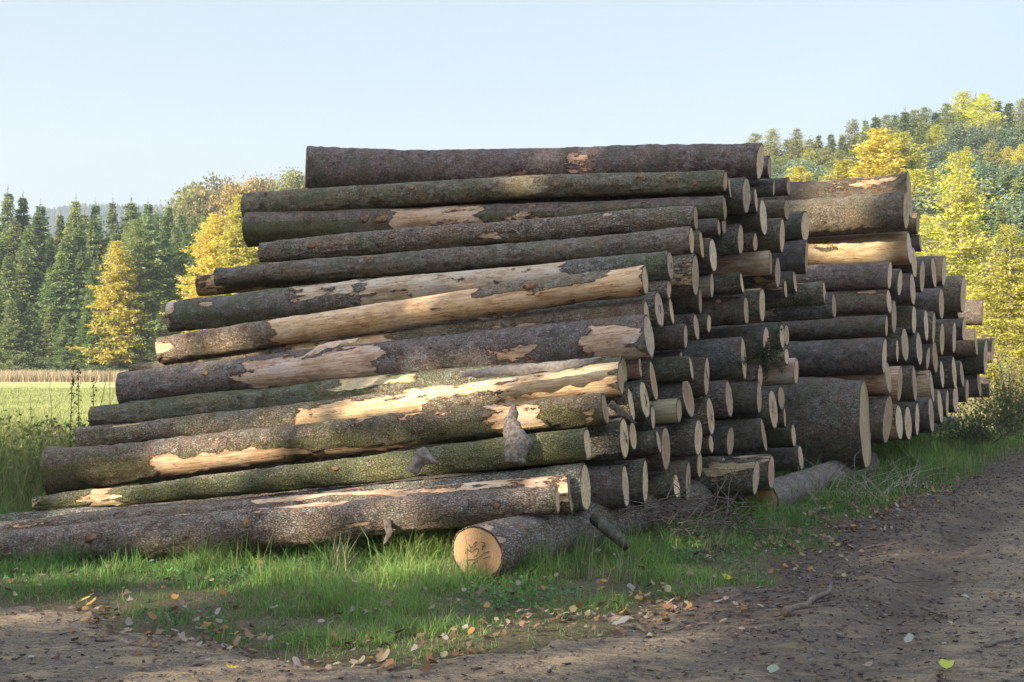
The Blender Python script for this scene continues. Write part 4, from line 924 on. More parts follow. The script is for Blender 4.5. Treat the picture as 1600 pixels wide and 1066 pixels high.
for px, yt, k in sky: tree(k, px, yt, random.uniform(248, 262), LR[k], GR, random.uniform(1.3, 2.2))
for px in range(1180, 1660, 17):
    k = random.choice(['green_larch', 'green_larch', 'yellow_larch', 'spruce', 'pine', 'orange_tree'])
    tree(k, px+random.uniform(-5, 5), np.interp(px, [1180, 1300, 1420, 1600], [238, 232, 195, 182])+random.uniform(-8, 12), random.uniform(225, 240), LR[k], GR, random.uniform(1.3, 1.8))
for px in range(1180, 1660, 21):
    k = random.choice(['pine', 'pine', 'spruce', 'spruce', 'green_larch', 'orange_tree'] if px < 1400 else ['pine', 'green_larch', 'green_larch', 'yellow_larch', 'spruce'])
    tree(k, px+random.uniform(-6, 6), np.interp(px, [1180, 1300, 1420, 1600], [258, 258, 225, 215])+random.uniform(-8, 12), random.uniform(195, 212), LR[k], GR, random.uniform(1.2, 1.7))
for px in range(1185, 1660, 23):
    k = random.choice(['pine', 'spruce', 'pine', 'green_larch', 'green_larch'])
    tree(k, px+random.uniform(-6, 6), np.interp(px, [1180, 1300, 1420, 1600], [290, 285, 262, 250])+random.uniform(-10, 16), random.uniform(165, 182), LR[k], GR, random.uniform(1.2, 1.7))
for px, yt, d in ((1250, 257, 150), (1322, 246, 148), (1375, 197, 146), (1408, 203, 150), (1345, 270, 140), (1390, 262, 136), (1432, 262, 132)):
    tree('yellow_larch', px, yt, d, 'broadest brightest yellow larch high on the hillside above the far stack' if px == 1375 else LR['yellow_larch'], GR if px != 1375 else None, 2.1)
for px in list(range(1195, 1340, 24))+list(range(1430, 1660, 24)):
    k = random.choice(['spruce', 'spruce', 'pine', 'green_larch'])
    tree(k, px+random.uniform(-6, 6), np.interp(px, [1180, 1400, 1480, 1560, 1640], [300, 300, 285, 265, 260])+random.uniform(-8, 20), random.uniform(124, 138), LR[k], GR, random.uniform(1.3, 1.8))
for px in range(1420, 1680, 30):
    tree(random.choice(['spruce', 'spruce', 'pine']), px+random.uniform(-6, 6), np.interp(px, [1420, 1480, 1560, 1640], [360, 345, 300, 285])+random.uniform(-10, 20), random.uniform(100, 112), 'dark green spruce just behind the tall yellow larches at right', GR, 1.25)
tree('near_larch', 1503, 230, 84, 'tallest yellow larch standing right of the far stack', None, 1.55, 0)
tree('near_larch', 1450, 330, 80, 'yellow larch half hidden behind the top of the far stack', None, 1.5, 1)
tree('near_larch', 1578, 345, 58, 'nearer shorter yellow larch at the right edge above the undergrowth', None, 1.5, 1)
tree('near_larch', 1640, 375, 56, 'yellow larch cut by the right edge of the picture', None, 1.4, 0)
tree('near_larch', 1520, 440, 66, 'low yellow larch beside the shorter larch at the right edge', None, 1.5, 0)
for px, yt, d in ((1545, 400, 74), (1600, 420, 72), (1480, 420, 76)): tree('spruce', px, yt, d, 'small dark spruce filling the gap between the near yellow larches', 'small spruces between the near larches', 1.5)
# far wooded ridge
B = Bag(); r = np.random.default_rng(3)
n = 5200; X = r.uniform(-930, -330, n); Y = r.uniform(1250, 1860, n); Z = ground_z(X, Y)
for k in range(n):
    h = r.uniform(8, 17); w = h*r.uniform(.2, .4); a = np.arange(5)*2*math.pi/5+r.uniform(0, 6)
    V = np.concatenate([np.stack([X[k]+w*np.cos(a), Y[k]+w*np.sin(a), np.full(5, Z[k]+h*.12)], -1), np.stack([X[k]+w*.55*np.cos(a+.5), Y[k]+w*.55*np.sin(a+.5), np.full(5, Z[k]+h*.6)], -1), [[X[k], Y[k], Z[k]+h]]])
    i = np.arange(5); j = (i+1) % 5
    cv = (.05, .075, .045) if r.random() < .85 else (.12, .10, .05)
    B.add(V, [np.stack([i, j, 5+j, 5+i], -1), np.stack([5+i, 5+j, np.full(5, 10)], -1)], cv)
tag(B.build('distant_wood', M['leaf']), kind='stuff')

# grove behind the camera that shades the stacks (sun comes over it from behind left)
SUN_EL = rad(23.); SUN_AZ = rad(50)
S = np.array([-math.sin(SUN_AZ)*math.cos(SUN_EL), -math.cos(SUN_AZ)*math.cos(SUN_EL), math.sin(SUN_EL)])
GAPS = [(300, 715, 12.4, .30), (360, 705, 12.2, .30), (430, 693, 12., .34), (500, 690, 11.9, .22), (575, 620, 12.2, .22), (640, 610, 12, .26), (700, 600, 11.9, .25), (830, 655, 11.3, .30), (770, 600, 11.7, .24), (880, 640, 11.2, .16),
        (900, 590, 11.3, .18), (120, 790, 12.2, .2), (480, 740, 11.9, .22), (600, 730, 11.6, .18), (60, 875, 10.2, .24), (150, 885, 10, .22), (430, 870, 10, .25), (520, 860, 10, .2), (260, 905, 9.5, .16), (725, 880, 9.6, .16), (750, 868, 9.6, .12), (640, 785, 10.9, .14), (560, 800, 11, .14),
        (690, 1012, 7.3, .15), (760, 1005, 7.4, .18), (830, 992, 7.6, .18), (900, 985, 7.8, .15), (600, 1030, 7, .3), (720, 1022, 7.15, .35), (800, 1008, 7.3, .35), (870, 992, 7.6, .3), (660, 1030, 7., .3), (960, 1000, 7.5, .10), (1430, 866, 10.9, .14), (850, 290, 14.9, .2), (1340, 385, 19.8, .22), (720, 470, 12.9, .16), (100, 960, 8.2, .15),
        (30, 640, 17., .5), (60, 600, 18, .5), (300, 575, 13.9, .25), (400, 560, 13.6, .25), (880, 760, 10.6, .14)]
GAPS = [(np.array(at(a, b, c)), e) for a, b, c, e in GAPS]
U2 = np.array([math.sin(SUN_AZ), math.cos(SUN_AZ)]); N2 = np.array([-U2[1], U2[0]])
r = np.random.default_rng(12)
rows = [(-22, 23), (-27, 25.5), (-32, 28)]
for ri, (a0, h0) in enumerate(rows):
    for c0 in np.arange(-9+ri*1.3, 15.6, 3.9):
        a = a0+r.uniform(-1, 1); c = c0+r.uniform(-.6, .6); p = U2*a+N2*c; H = h0*r.uniform(.88, 1.04)
        if p[1] > 0 and p[0]/max(p[1], .1) > -.6: continue
        (V, f, col), T = conifer_mesh(H, 3.9, 200+int(c0*10)+ri*77, SPR, dens=.62, quad=.78)
        P = V.reshape(-1, 4, 3); cen = P.mean(1)+np.array([p[0], p[1], gz(p[0], p[1])])
        keep = np.ones(len(P), bool)
        for tg, rd in GAPS:
            dd = cen-tg; tt = dd@S; dist = np.linalg.norm(dd-tt[:, None]*S, axis=1); off = dd-tt[:, None]*S; keep &= dist > (rd+(.32 if tg[1] < 7.9 else .14 if tg[2] < .6 else .02))*(.75+.9*vnoise(off*2.2+tg, 5))+.14
        P = P[keep]; cl = col.reshape(-1, 4, 3)[keep].reshape(-1, 3)
        root = empty('spruce_tree', (p[0], p[1], gz(p[0], p[1])), 'tall spruce of the grove behind the road, out of the picture', 'tree', 'spruces of the grove behind the road')
        mesh_np('crown', P.reshape(-1, 3), [np.arange(len(P)*4).reshape(-1, 4)], M['leaf'], root, colors=cl)
        T.build('trunk', M['trunk'], root)

# ------------------------------------------------------------------ grass and plants
def blades(x, y, z, h, w, lean, col, r, az=None):
    n = len(x); az = r.uniform(0, 6.283, n) if az is None else az
    d = np.stack([np.cos(az), np.sin(az)], -1); fa = r.uniform(0, 6.283, n); s = np.stack([np.cos(fa), np.sin(fa), 0*fa], -1)
    base = np.stack([x, y, z-.01], -1)
    V = []
    for k, (t, ww) in enumerate(((0, 1), (.5, .8), (1, .12))):
        p = base.copy(); p[:, :2] += d*(lean*h*t*t)[:, None]; p[:, 2] += h*t*(1-.35*lean*t)
        V += [p-s*(w*ww/2)[:, None], p+s*(w*ww/2)[:, None]]
    V = np.stack(V, 1).reshape(-1, 3); b = np.arange(n)[:, None]*6
    F = np.concatenate([b+np.array([0, 1, 3, 2]), b+np.array([2, 3, 5, 4])])
    c = np.repeat(col, 6, 0).reshape(n, 6, 3)
    return V, F, c.reshape(-1, 3)
def scatter(n, x0, x1, y0, y1, r, vis=.56):
    x = r.uniform(x0, x1, n); y = y0+(y1-y0)*r.uniform(0, 1, n)**1.35
    k = np.abs(x) < vis*.85*y+1.5; return x[k], y[k]
def gcol(n, r, a=(.08, .18, .04), b=(.28, .41, .10), dry=.10, x=None, y=None):
    t = r.uniform(0, 1, n)[:, None]
    if x is not None: t = np.clip(t*.5+1.4*(fbm(np.stack([x*1.3, y*1.3, 0*x], -1), 3, 44)[:, None]-.38), 0, 1)
    c = np.array(a)*(1-t)+np.array(b)*t; dm = r.random(n) < dry
    c[dm] = np.array([.30, .25, .13])*r.uniform(.6, 1.2, dm.sum())[:, None]; return c
r = np.random.default_rng(21)
x, y = scatter(1150000, -7.5, 13, 6.6, 27, r)
_, rag = track_z(x, y)
p3 = np.stack([x, y, 0*x], -1); cl = fbm(p3*1.6, 3, 50); cl2 = fbm(p3*5, 2, 51)
prob = smooth(.05, -.45, rag)*np.clip(.5+1.5*(cl-.35), .2, 1)*np.clip(1.15-.035*(y-7), .35, 1)
k = (r.random(len(x)) < prob)
x, y, cl, cl2, rag = x[k], y[k], cl[k], cl2[k], rag[k]
n = len(x)
h = r.uniform(.015, .05, n)*(.6+1.6*cl*cl2*2)*(1+1.1*smooth(-.5, -2., rag))*(1+.5*smooth(12, 16, y))
h *= np.where(r.random(n) < .03, 2., 1)*(.55+1.5*smooth(.4, .7, fbm(np.stack([x*3.5, y*3.5, 0*x], -1), 2, 91)))
V, F, C = blades(x, y, ground_z(x, y), h, r.uniform(.003, .0065, n)*(1+.05*(y-7)), r.uniform(.1, 1.1, n), gcol(n, r, x=x, y=y), r)
tag(mesh_np('verge_grass', V, [F], M['grassm'], colors=C), kind='stuff')
# low broad leaves (clover, dandelion) in the verge
x, y = scatter(60000, -6, 8, 7, 20, r); _, rag = track_z(x, y); cl = fbm(np.stack([x*.9, y*.9, 0*x+4], -1), 2, 55)
k = (rag < -.15) & (r.random(len(x)) < smooth(.42, .6, cl)); x, y = x[k], y[k]; n = len(x)
c = np.stack([x, y, ground_z(x, y)+r.uniform(.005, .05, n)], -1); d = r.normal(size=(n, 3)); d[:, 2] = np.abs(d[:, 2])*.5; d /= np.linalg.norm(d, axis=1)[:, None]
V, F = sprays(c, d, .035, .024, r); tag(mesh_np('clover_patch', V, [F], M['grassm'], colors=np.repeat(gcol(n, r, (.05, .14, .045), (.12, .27, .085), 0), 4, 0)), kind='stuff')
# meadow
n = 90000; y = r.uniform(27, 90, n); x = r.uniform(-.47, -.20, n)*y; k = r.random(n) < 1; x, y = x[k], y[k]; n = len(x)
cc = gcol(n, r, (.28, .33, .11), (.46, .48, .2), .15, x*.3, y*.3)
V, F, C = blades(x, y, ground_z(x, y), r.uniform(.08, .26, n), r.uniform(.012, .03, n)*(y/40), r.uniform(.1, .8, n), cc, r)
tag(mesh_np('meadow_grass', V, [F], M['grassm'], colors=C), kind='stuff')
n = 16000; y = r.uniform(134, 141, n); x = r.uniform(-66, -30, n); k = r.random(n) < smooth(.3, .6, fbm(np.stack([x*.12, y*.1, 0*x], -1), 2, 8)+.12)
x, y = x[k], y[k]; n = len(x)
V, F, C = blades(x, y, ground_z(x, y), r.uniform(.6, 1.5, n), r.uniform(.05, .10, n), r.uniform(.05, .5, n), np.array([.52, .42, .27])*r.uniform(.7, 1.2, n)[:, None], r)
tag(mesh_np('pale_reeds', V, [F], M['grassm'], colors=C), kind='stuff')
# tall weeds at the left, behind the lowest log tips
n = 26000; x = r.uniform(-9.5, -3.6, n); y = r.uniform(12.6, 21, n)
b = x/y; k = (y > 12.9+.0*x) & (b < -.305) & (b > -.5); x, y = x[k], y[k]; n = len(x)
hh = (.35+.75*fbm(np.stack([x*1.1, y*.8, 0*x], -1), 2, 61))*smooth(12.4, 15, y)*smooth(-.30, -.35, x/y)+.12
c = gcol(n, r, (.09, .14, .045), (.25, .29, .09), .25)
V, F, C = blades(x, y, ground_z(x, y), hh*r.uniform(.5, 1.15, n), r.uniform(.006, .014, n), r.uniform(.1, .7, n), c, r)
tag(mesh_np('tall_weeds', V, [F], M['grassm'], colors=C), kind='stuff')
n = 9000; x = r.uniform(-9.5, -4.3, n); y = r.uniform(14, 20, n); b = x/y; k = (b < -.31) & (b > -.5); x, y = x[k], y[k]; n = len(x)
c = np.stack([x, y, ground_z(x, y)+r.uniform(.1, 1.0, n)*(.5+.6*fbm(np.stack([x*1.1, y*.8, 0*x], -1), 2, 61))], -1); d = r.normal(size=(n, 3)); d /= np.linalg.norm(d, axis=1)[:, None]
V, F = sprays(c, d, .07, .04, r); tag(mesh_np('nettle_patch', V, [F], M['grassm'], colors=np.repeat(gcol(n, r, (.09, .14, .04), (.26, .28, .08), .1), 4, 0)), kind='stuff')

def dead_stalk(px, ybase, ytop, d, label, seed, lean=0., knobs=True):
    q = np.random.default_rng(seed); b = at(px, ybase, d); t = at(px+lean, ytop, d); b.z = min(b.z, gz(b.x, b.y)+.0)
    root = empty('dead_stalk', b, label, 'plant', 'dead dock stalks standing at the left')
    m = 12; P = np.array([[(t.x-b.x)*s+q.normal()*.006, q.normal()*.006, (t.z-b.z)*s] for s in np.linspace(0, 1, m)])
    V, f = tube(P, np.linspace(.008, .003, m), 5); mesh_np('stem', V, f, M['inner'], root)
    if knobs:
        n = 130; s = q.uniform(.35, 1, n); c = np.array([P[0]+(P[-1]-P[0])*v for v in s])+q.normal(size=(n, 3))*.012
        dd = q.normal(size=(n, 3)); dd /= np.linalg.norm(dd, axis=1)[:, None]
        V, F = sprays(c, dd, .03, .02, q); mesh_np('seed_heads', V, [F], M['litter'], root, colors=np.tile([[.11, .07, .045]], (len(V), 1)))
dead_stalk(106, 690, 572, 15.4, 'tall knobbly dead stalk leaning right, leftmost of the dark ones', 1, 8)
dead_stalk(124, 700, 575, 15.2, 'straight tall dead stalk beside the left tip of a slim log', 2, -2)
dead_stalk(149, 690, 588, 14.9, 'dead stalk close against the log tips at the left', 3, -4)
dead_stalk(130, 660, 585, 15.6, 'thin bare stalk slanting strongly to the right at the left weeds', 4, 38, False)
dead_stalk(55, 650, 622, 16, 'short dark stalk slanting left over the bright meadow', 5, -8, False)
dead_stalk(84, 640, 596, 16.4, 'lone short stalk with a curved tip before the meadow', 6, -6, False)
dead_stalk(176, 655, 580, 14.8, 'bare thin stalk nearest the log tips at the left', 7, -3, False)

def dry_tuft(px, py, d, n, h, label, seed, lean=.35):
    q = np.random.default_rng(seed); b = at(px, py, d); b.z = gz(b.x, b.y)
    x = b.x+q.normal(size=n)*.035*(1+q.random(n)*1.5); y = b.y+q.normal(size=n)*.03
    col = np.array([.36, .33, .20])*q.uniform(.6, 1.2, n)[:, None]; g = q.random(n) < .5; col[g] = np.array([.11, .17, .05])*q.uniform(.7, 1.2, g.sum())[:, None]
    V, F, C = blades(x-b.x, y-b.y, 0*x, h*q.uniform(.35, 1, n), np.full(n, .0055), q.uniform(.05, lean*1.7, n), col, q, q.normal(size=n)*1.4+.6)
    tag(mesh_np('grass_tuft', V, [F], M['grassm'], colors=C, loc=b), label, 'grass tuft')
dry_tuft(535, 880, 10.1, 90, .38, 'dry blond grass tuft before the lowest front log, left of centre', 1)
dry_tuft(905, 905, 9.7, 60, .44, 'upright dry grass tuft just right of the scrawled butt', 2, .15)
dry_tuft(975, 915, 9.5, 70, .42, 'dry grass tuft leaning right, second to the right of the scrawled butt', 3, .5)
dry_tuft(700, 880, 9.9, 60, .24, 'short green tuft against the left side of the scrawled butt', 4, .6)
dry_tuft(1215, 860, 12.2, 80, .3, 'bushy grass tuft in front of the brown support butt', 5, .6)
dry_tuft(1120, 870, 11.2, 110, .3, 'broad dark green grass tuft below the lower sawn ends', 6, .7)
# twigs under the stack
B = Bag(); q = np.random.default_rng(9)
for k in range(170):
    px = q.uniform(1000, 1180); p = np.array(at(px, q.uniform(775, 835), q.uniform(11.2, 12.6))); p[2] = max(p[2], .03)
    L = q.uniform(.15, .6); d = q.normal(size=3)*np.array([1, .6, .45]); d /= np.linalg.norm(d)
    P = [p, p+d*L*.5+q.normal(size=3)*.03, p+d*L+q.normal(size=3)*.05]; P = [np.array([a[0], a[1], max(a[2], .01)]) for a in P]
    V, f = tube(P, [.005, .004, .002], 4, False); B.add(V, f)
tag(B.build('brushwood', M['inner']), kind='stuff')
B = Bag()
for k in range(90):
    px = q.uniform(1240, 1440); p = np.array(at(px, 700, q.uniform(14.4, 17.5))); p[2] = gz(p[0], p[1])
    L = q.uniform(.25, .75); d = q.normal(size=3)*np.array([.6, .5, .2]); d[2] = abs(d[2])+.5; d /= np.linalg.norm(d)
    e = p+d*L; V, f = tube([p, p+d*L*.6, e+np.array([q.normal()*.15, 0, -.08])], [.004, .003, .0015], 4, False); B.add(V, f)
o = tag(B.build('dry_stems', M['drystem'] if 'drystem' in M else M['trunk_pale']), kind='stuff')

def shrub(centre, R, H, n, cols, label, seed, leaf=.07):
    q = np.random.default_rng(seed); root = empty('shrub', centre, label, 'shrub'); B = Bag(); C = []; 
    for k in range(46):
        az = q.uniform(0, 6.283); rr = R*q.uniform(.1, 1); top = np.array([math.cos(az)*rr, math.sin(az)*rr, H*q.uniform(.4, 1)*(1-.4*rr/R)])
        mid = top*np.array([.45, .45, .6]); V, f = tube([(top[0]*.1, top[1]*.1, -.05), mid, top], [.012, .008, .003], 4, False); B.add(V, f)
        s = q.uniform(.2, 1.03, n//46); P = np.where(s[:, None] < .6, mid*(s/.6)[:, None], mid+(top-mid)*((s-.6)/.4)[:, None])
        C.append(P+q.normal(size=P.shape)*.09)
    C = np.concatenate(C); d = q.normal(size=C.shape); d /= np.linalg.norm(d, axis=1)[:, None]
    V, F = sprays(C, d, leaf, leaf*.5, q); t = q.uniform(0, 1, len(C))[:, None]; c = np.array(cols[0])*(1-t)+np.array(cols[1])*t
    B.build('stems', M['inner'], root); mesh_np('foliage', V, [F], M['leaf'], root, colors=np.repeat(c, 4, 0)); return root
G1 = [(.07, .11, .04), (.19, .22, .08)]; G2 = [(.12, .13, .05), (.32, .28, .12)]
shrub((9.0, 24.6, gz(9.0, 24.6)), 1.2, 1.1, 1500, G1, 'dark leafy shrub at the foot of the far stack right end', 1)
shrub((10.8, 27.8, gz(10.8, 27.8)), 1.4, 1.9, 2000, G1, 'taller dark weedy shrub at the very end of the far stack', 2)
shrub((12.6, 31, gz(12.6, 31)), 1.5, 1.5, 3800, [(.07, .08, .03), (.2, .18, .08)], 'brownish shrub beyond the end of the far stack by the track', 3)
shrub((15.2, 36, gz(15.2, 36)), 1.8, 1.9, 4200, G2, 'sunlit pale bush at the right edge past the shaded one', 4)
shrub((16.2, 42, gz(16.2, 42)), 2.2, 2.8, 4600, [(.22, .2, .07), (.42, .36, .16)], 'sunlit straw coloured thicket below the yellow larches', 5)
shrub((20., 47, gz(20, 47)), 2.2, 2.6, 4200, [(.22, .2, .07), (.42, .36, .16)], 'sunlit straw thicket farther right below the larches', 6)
shrub((-6.9, 16.4, gz(-6.9, 16.4)), .8, 1.0, 2600, [(.07, .10, .03), (.18, .2, .06)], 'leafy weed bush left of the lowest log tips', 7, .06)
# undergrowth along the foot of the far stack and beyond
n = 60000; x = r.uniform(3.5, 24, n); y = r.uniform(13, 62, n); _, rag = track_z(x, y); b = x/y
k = (rag < .1) & (b > .2) & (b < .47) & (r.random(n) < .75); x, y, rag = x[k], y[k], rag[k]; n = len(x)
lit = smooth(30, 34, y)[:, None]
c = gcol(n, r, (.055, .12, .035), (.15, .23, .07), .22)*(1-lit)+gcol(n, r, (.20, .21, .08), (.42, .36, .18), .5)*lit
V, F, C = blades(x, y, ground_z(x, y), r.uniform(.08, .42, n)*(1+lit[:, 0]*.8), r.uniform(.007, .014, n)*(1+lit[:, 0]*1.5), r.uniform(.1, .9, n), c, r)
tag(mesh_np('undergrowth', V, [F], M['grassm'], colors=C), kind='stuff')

# ------------------------------------------------------------------ leaves, chips, sticks
def leaf_shape(kind, q):
    if kind == 'maple':
        a = np.array([0, 18, 35, 52, 72, 95, 118, 138, 160, 180]); rr = np.array([1., .55, .85, .45, .95, .5, .75, .4, .5, .25])
        a = np.concatenate([a, 360-a[1:-1][::-1]]); rr = np.concatenate([rr, rr[1:-1][::-1]])
    else:
        a = np.arange(0, 360, 30); rr = .62+.38*np.abs(np.cos(np.radians(a)))
    rr = rr*q.uniform(.85, 1.12, len(a)); t = np.radians(a); return np.stack([rr*np.cos(t), rr*np.sin(t)], -1)
def leaf_geo(p, size, q, kind, tilt=.35, curl=.5):
    s = leaf_shape(kind, q)*size/2; n = len(s); az = q.uniform(0, 6.283); c, sn = math.cos(az), math.sin(az)
    z = curl*size*((s[:, 0]/size)**2*q.uniform(-1, 2.2)+(s[:, 1]/size)**2*q.uniform(-1, 2.6)); P = np.stack([s[:, 0], s[:, 1], z], -1)
    P = np.concatenate([[[0, 0, 0]], P]); tx, ty = q.normal()*tilt, q.normal()*tilt
    P[:, 2] += P[:, 0]*tx+P[:, 1]*ty; P = np.stack([P[:, 0]*c-P[:, 1]*sn, P[:, 0]*sn+P[:, 1]*c, P[:, 2]], -1)
    P[:, 2] -= P[:, 2].min()*.7; i = np.arange(n); return P+p, np.stack([np.zeros(n, int), 1+i, 1+(i+1) % n], -1)
LC = [(.17, .095, .055), (.22, .15, .09), (.28, .21, .16), (.27, .23, .2), (.11, .07, .055), (.30, .16, .05), (.30, .25, .15), (.24, .13, .07), (.15, .09, .06), (.2, .13, .09)]
B = Bag(); q = np.random.default_rng(33)
def surf_z(x, y):
    return max(gz(x, y), float(track_z(np.array([x]), np.array([y]))[0][0]))
cand = []
X = q.uniform(-7, 8, 36000); Y = q.uniform(6.4, 18, 36000); _, RG = track_z(X, Y); TZ = np.maximum(track_z(X, Y)[0], ground_z(X, Y))
den = np.exp(-((RG-.0)/.30)**2)*1.6*smooth(.36, .54, fbm(np.stack([X*1.5, Y*1.5, 0*X], -1), 2, 70))+.012*(RG > 0)+.085*(RG < 0)*(RG > -2.2)
den = den*np.where(X < 2.5, 1, .6)
kk = (q.random(len(X)) < den) & (np.abs(X) < .45*Y+.5)
for x, y, z, rg in zip(X[kk], Y[kk], TZ[kk], RG[kk]):
    V, f = leaf_geo(np.array([x, y, z+(.012 if rg > -.1 else q.uniform(.02, .07))]), q.uniform(.028, .068), q, q.choice(['oval', 'maple', 'oval']))
    B.add(V, [f], np.array(LC[q.integers(len(LC))])*q.uniform(.8, 1.25))
tag(B.build('leaf_litter', M['litter']), kind='stuff')
def one_leaf(px, py, size, col, label, kind='maple', seed=0):
    col = tuple(c*(.6 if min(col) > .25 else 1) for c in col)
    q = np.random.default_rng(seed); ry = (py-573)/2000; d = CAMH/ry
    for _ in range(4):
        p = at(px, py, d); zz = surf_z(p.x, p.y); d = (CAMH-zz-.02)/ry
    p = at(px, py, d); V, f = leaf_geo(np.zeros(3), size, q, kind, .3)
    B = Bag(); B.add(V, [f], col); o = B.build('fallen_leaf', M['litter'], None, loc=(p.x, p.y, surf_z(p.x, p.y)+.035)); tag(o, label, 'leaf')
one_leaf(1139, 906, .11, (.42, .36, .03), 'bright yellow leaf at the right edge of the grass before the track', 'oval', 1)
one_leaf(966, 932, .10, (.38, .22, .03), 'ochre leaf in the grass below the dry leaning tuft', 'maple', 2)
one_leaf(1028, 953, .10, (.55, .48, .10), 'pale yellow maple leaf on the edge of the track', 'maple', 3)
one_leaf(361, 1046, .09, (.62, .42, .04), 'vivid yellow leaf lying on the track at the lower left', 'maple', 4)
one_leaf(580, 958, .17, (.42, .40, .30), 'large pale grey-green leaf in the grass left of centre', 'maple', 5)
one_leaf(614, 992, .09, (.36, .40, .28), 'pale green leaf standing near the lower grass edge', 'oval', 6)
one_leaf(1208, 1050, .08, (.46, .52, .38), 'whitish green leaf on the track near the bottom edge', 'oval', 7)
one_leaf(1480, 1043, .11, (.42, .42, .08), 'yellow-green leaf on the track at lower right', 'oval', 8)
one_leaf(1183, 923, .09, (.50, .52, .42), 'pale whitish leaf on the dirt right of the yellow leaf', 'oval', 9)
one_leaf(970, 979, .12, (.46, .46, .40), 'grey-white leaf lying flat at the edge of the grass', 'oval', 10)
one_leaf(25, 1056, .08, (.3, .36, .14), 'green leaf on the track in the lower left corner', 'oval', 11)
one_leaf(1420, 1003, .07, (.5, .52, .42), 'small pale leaf in the middle of the track', 'oval', 12)
one_leaf(133, 940, .09, (.58, .34, .06), 'orange leaf among brown ones at the left grass edge', 'maple', 13)
one_leaf(1507, 935, .07, (.5, .54, .45), 'small whitish leaf on the track toward the right edge', 'oval', 14)
# chips of bark and wood trodden into the track
B = Bag(); X = q.uniform(-5, 14, 130000); Y = 6.3+q.uniform(0, 1, 130000)**1.4*19; Z, RG = track_z(X, Y)
den = .22*(RG > -.05)+.9*np.exp(-((RG-.45)/.5)**2)*smooth(.8, 2.2, X)+.30*smooth(2.2, 3.2, X-.12*Y+1.2*fbm(np.stack([X, Y, 0*X], -1), 2, 4)-.6)*(Y < 9.5)
kk = (q.random(len(X)) < den*.85) & (np.abs(X) < .44*Y+.4) & (RG > -.1)
nC = int(kk.sum()); P = np.stack([X[kk], Y[kk], Z[kk]+.006], -1)
L = q.uniform(.008, .04, nC)*q.uniform(.5, 1.6, nC); Wd = L*q.uniform(.2, .6, nC); az = q.normal(size=nC)*.9
dx = np.stack([np.cos(az), np.sin(az), q.normal(size=nC)*.12], -1); dy = np.stack([-np.sin(az), np.cos(az), q.normal(size=nC)*.25], -1)
hh = q.uniform(.002, .008, nC)[:, None]*np.array([0, 0, 1.])
c4 = [P-dx*L[:, None]/2, P-dy*Wd[:, None]/2, P+dx*L[:, None]/2, P+dy*Wd[:, None]/2]
V = np.stack(c4+[c+hh for c in c4], 1).reshape(-1, 3); b = np.arange(nC)[:, None]*8
F = np.concatenate([b+np.array(a) for a in ([4, 5, 6, 7], [0, 1, 5, 4], [1, 2, 6, 5], [2, 3, 7, 6], [3, 0, 4, 7])])
CC = np.array([(.075, .058, .05), (.12, .09, .07), (.19, .165, .15), (.05, .04, .037), (.24, .17, .10), (.15, .1, .075)])[q.integers(0, 6, nC)]*q.uniform(.8, 1.2, nC)[:, None]
tag(mesh_np('bark_chips', V, [F], M['litter'], colors=np.repeat(CC, 8, 0)), kind='stuff')
# small stones pressed into the track
B = Bag(); X = q.uniform(-4, 12, 5200); Y = 6.3+q.uniform(0, 1, 5200)**1.4*16; Z, RG = track_z(X, Y)
oc = np.array([(1, 0, 0), (0, 1, 0), (-1, 0, 0), (0, -1, 0), (.1, 0, .8), (.6, .6, .35), (-.6, .6, .4), (-.6, -.6, .3), (.6, -.6, .4)]); of = np.array([(0, 5, 4), (5, 1, 4), (1, 6, 4), (6, 2, 4), (2, 7, 4), (7, 3, 4), (3, 8, 4), (8, 0, 4)])
for x, y, z, rg in zip(X, Y, Z, RG):
    if rg < .1 or abs(x) > .44*y+.3 or q.random() < .45: continue
    sz = q.uniform(.004, .014)*(1.8 if q.random() < .05 else 1); a = q.uniform(0, 6.28); P = oc*q.uniform(.7, 1.3, oc.shape)*sz; P = np.stack([P[:, 0]*math.cos(a)-P[:, 1]*math.sin(a)*.7, P[:, 0]*math.sin(a)+P[:, 1]*math.cos(a)*.7, P[:, 2]*.8], -1)
    B.add(P+np.array([x, y, z+.001]), [of], np.array([.26, .23, .2])*q.uniform(.5, 1.4))
tag(B.build('gravel', M['litter']), kind='stuff')
def stick(pts, r0, label, seed=0):
    P = []
    for px, py in pts:
        d = CAMH/((py-573)/2000); p = at(px, py, d); P.append([p.x, p.y, surf_z(p.x, p.y)+r0*.8])
    P = np.array(P); m = 9; s = np.linspace(0, 1, m); k = np.linspace(0, 1, len(P)); C = np.stack([np.interp(s, k, P[:, i]) for i in range(3)], -1)
    C = C+np.random.default_rng(seed).normal(size=C.shape)*r0*.5
    V, f = tube(C, np.linspace(r0, r0*.45, m), 6); tag(mesh_np('stick', V, f, M['inner'], smooth_=True), label, 'stick')
stick([(1368, 905), (1400, 911), (1460, 907)], .009, 'thin curved stick lying across the track, farther one', 1)
stick([(1440, 948), (1465, 958), (1482, 968)], .013, 'short broken stick with a knob on the track at right', 2)
stick([(1220, 970), (1262, 955), (1300, 932)], .030, 'rotten bark-covered stick at the muddy edge of the track', 3)
stick([(1200, 990), (1232, 1004)], .006, 'thin twig pointing down-right on the track', 4)
stick([(1350, 861), (1400, 858), (1430, 862)], .012, 'pale splinter of wood on the mud right of the grass', 5)
stick([(1262, 808), (1290, 800)], .03, 'grey stick stub in the grass near the brown support butt', 6)
stick([(1540, 1020), (1590, 1000)], .012, 'dark twig at the lower right corner of the track', 7)
stick([(1040, 800), (1095, 782), (1150, 770)], .01, 'long thin bent twig under the lower sawn ends', 8)
o = B = None

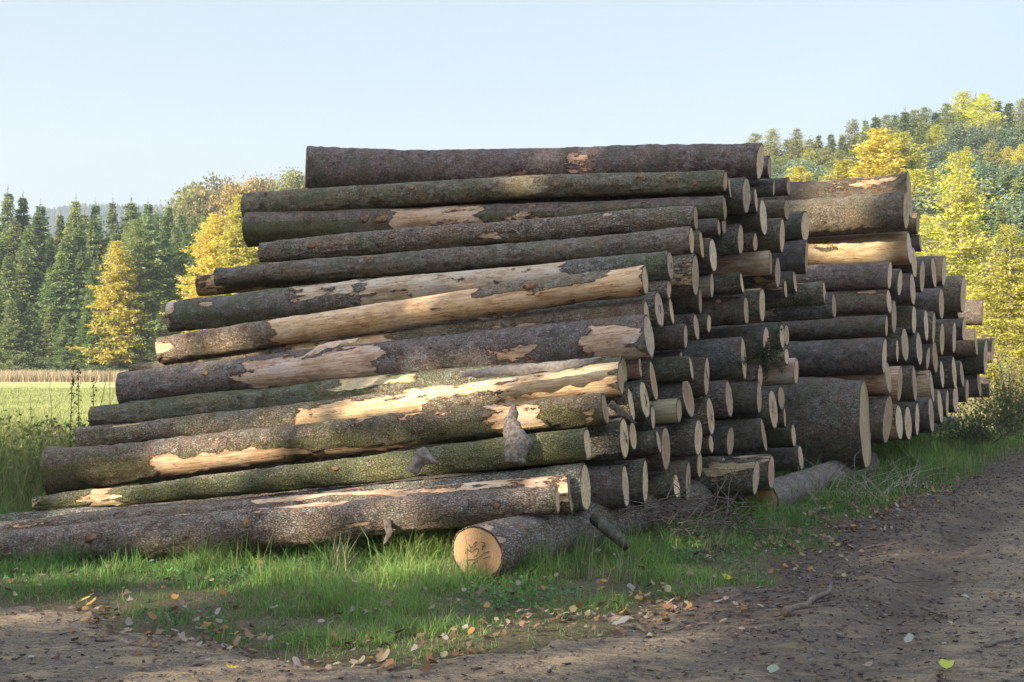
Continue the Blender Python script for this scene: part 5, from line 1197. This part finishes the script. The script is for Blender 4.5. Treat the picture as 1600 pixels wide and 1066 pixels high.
# ------------------------------------------------------------------ haze, world, sun
def haze_box():
    x0, x1, y0, y1, z0, z1 = -945, 395, -60, 1890, -2, 330
    V = np.array([(x, y, z) for x in (x0, x1) for y in (y0, y1) for z in (z0, z1)])
    F = np.array([(0, 1, 3, 2), (4, 6, 7, 5), (0, 4, 5, 1), (2, 3, 7, 6), (0, 2, 6, 4), (1, 5, 7, 3)])
    m = bpy.data.materials.new('haze'); m.use_nodes = True; nt = m.node_tree; nt.nodes.clear()
    v = nt.nodes.new('ShaderNodeVolumePrincipled'); v.inputs['Color'].default_value = (.80, .88, 1, 1); v.inputs['Density'].default_value = HAZE
    v.inputs['Anisotropy'].default_value = .1
    o = nt.nodes.new('ShaderNodeOutputMaterial'); nt.links.new(v.outputs[0], o.inputs['Volume'])
    tag(mesh_np('haze', V, F, m), kind='stuff')
HAZE = .00035
haze_box()
w = bpy.data.worlds.new('World'); scene.world = w; w.use_nodes = True; nt = w.node_tree
bg = nt.nodes['Background']; sk = nt.nodes.new('ShaderNodeTexSky'); sk.sky_type = 'NISHITA'; sk.sun_disc = False
sk.sun_elevation = SUN_EL; sk.sun_rotation = math.atan2(S[0], S[1]); sk.altitude = 300; sk.air_density = 1.0; sk.dust_density = 3.; sk.ozone_density = 1.2
nn = N(nt)
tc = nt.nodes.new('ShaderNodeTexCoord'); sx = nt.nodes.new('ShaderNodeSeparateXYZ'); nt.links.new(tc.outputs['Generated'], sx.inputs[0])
sky_with_fill = nn.mix(nn.step(sx.outputs[2], 0, .26), (1.66, 1.66, 1.77, 1), (1.25, 1.55, 1.62, 1))   # pale sky gradient over the blue
sky_with_fill = nn.mix(nn.step(sx.outputs[2], .28, .6), sky_with_fill, (2.7, 3.15, 3.9, 1))  # upper sky brightened above the view as added cool fill for the shade
nt.links.new(nn.mix(.8, sk.outputs[0], sky_with_fill), bg.inputs[0]); bg.inputs[1].default_value = .15
sun = bpy.data.lights.new('sun', 'SUN'); sun.energy = 4.2; sun.angle = rad(.5); sun.color = (1, .88, .70)
so = bpy.data.objects.new('sun', sun); COL.objects.link(so)
so.rotation_euler = Vector(-S).to_track_quat('-Z', 'Y').to_euler()
so.location = (-30, -30, 40)
vs = scene.view_settings; vs.view_transform = 'Standard'; vs.look = 'None'; vs.gamma = 1; vs.exposure = 1.5; vs.use_curve_mapping = False
scene.cycles.volume_bounces = 0; scene.cycles.max_bounces = 6; scene.cycles.transparent_max_bounces = 8
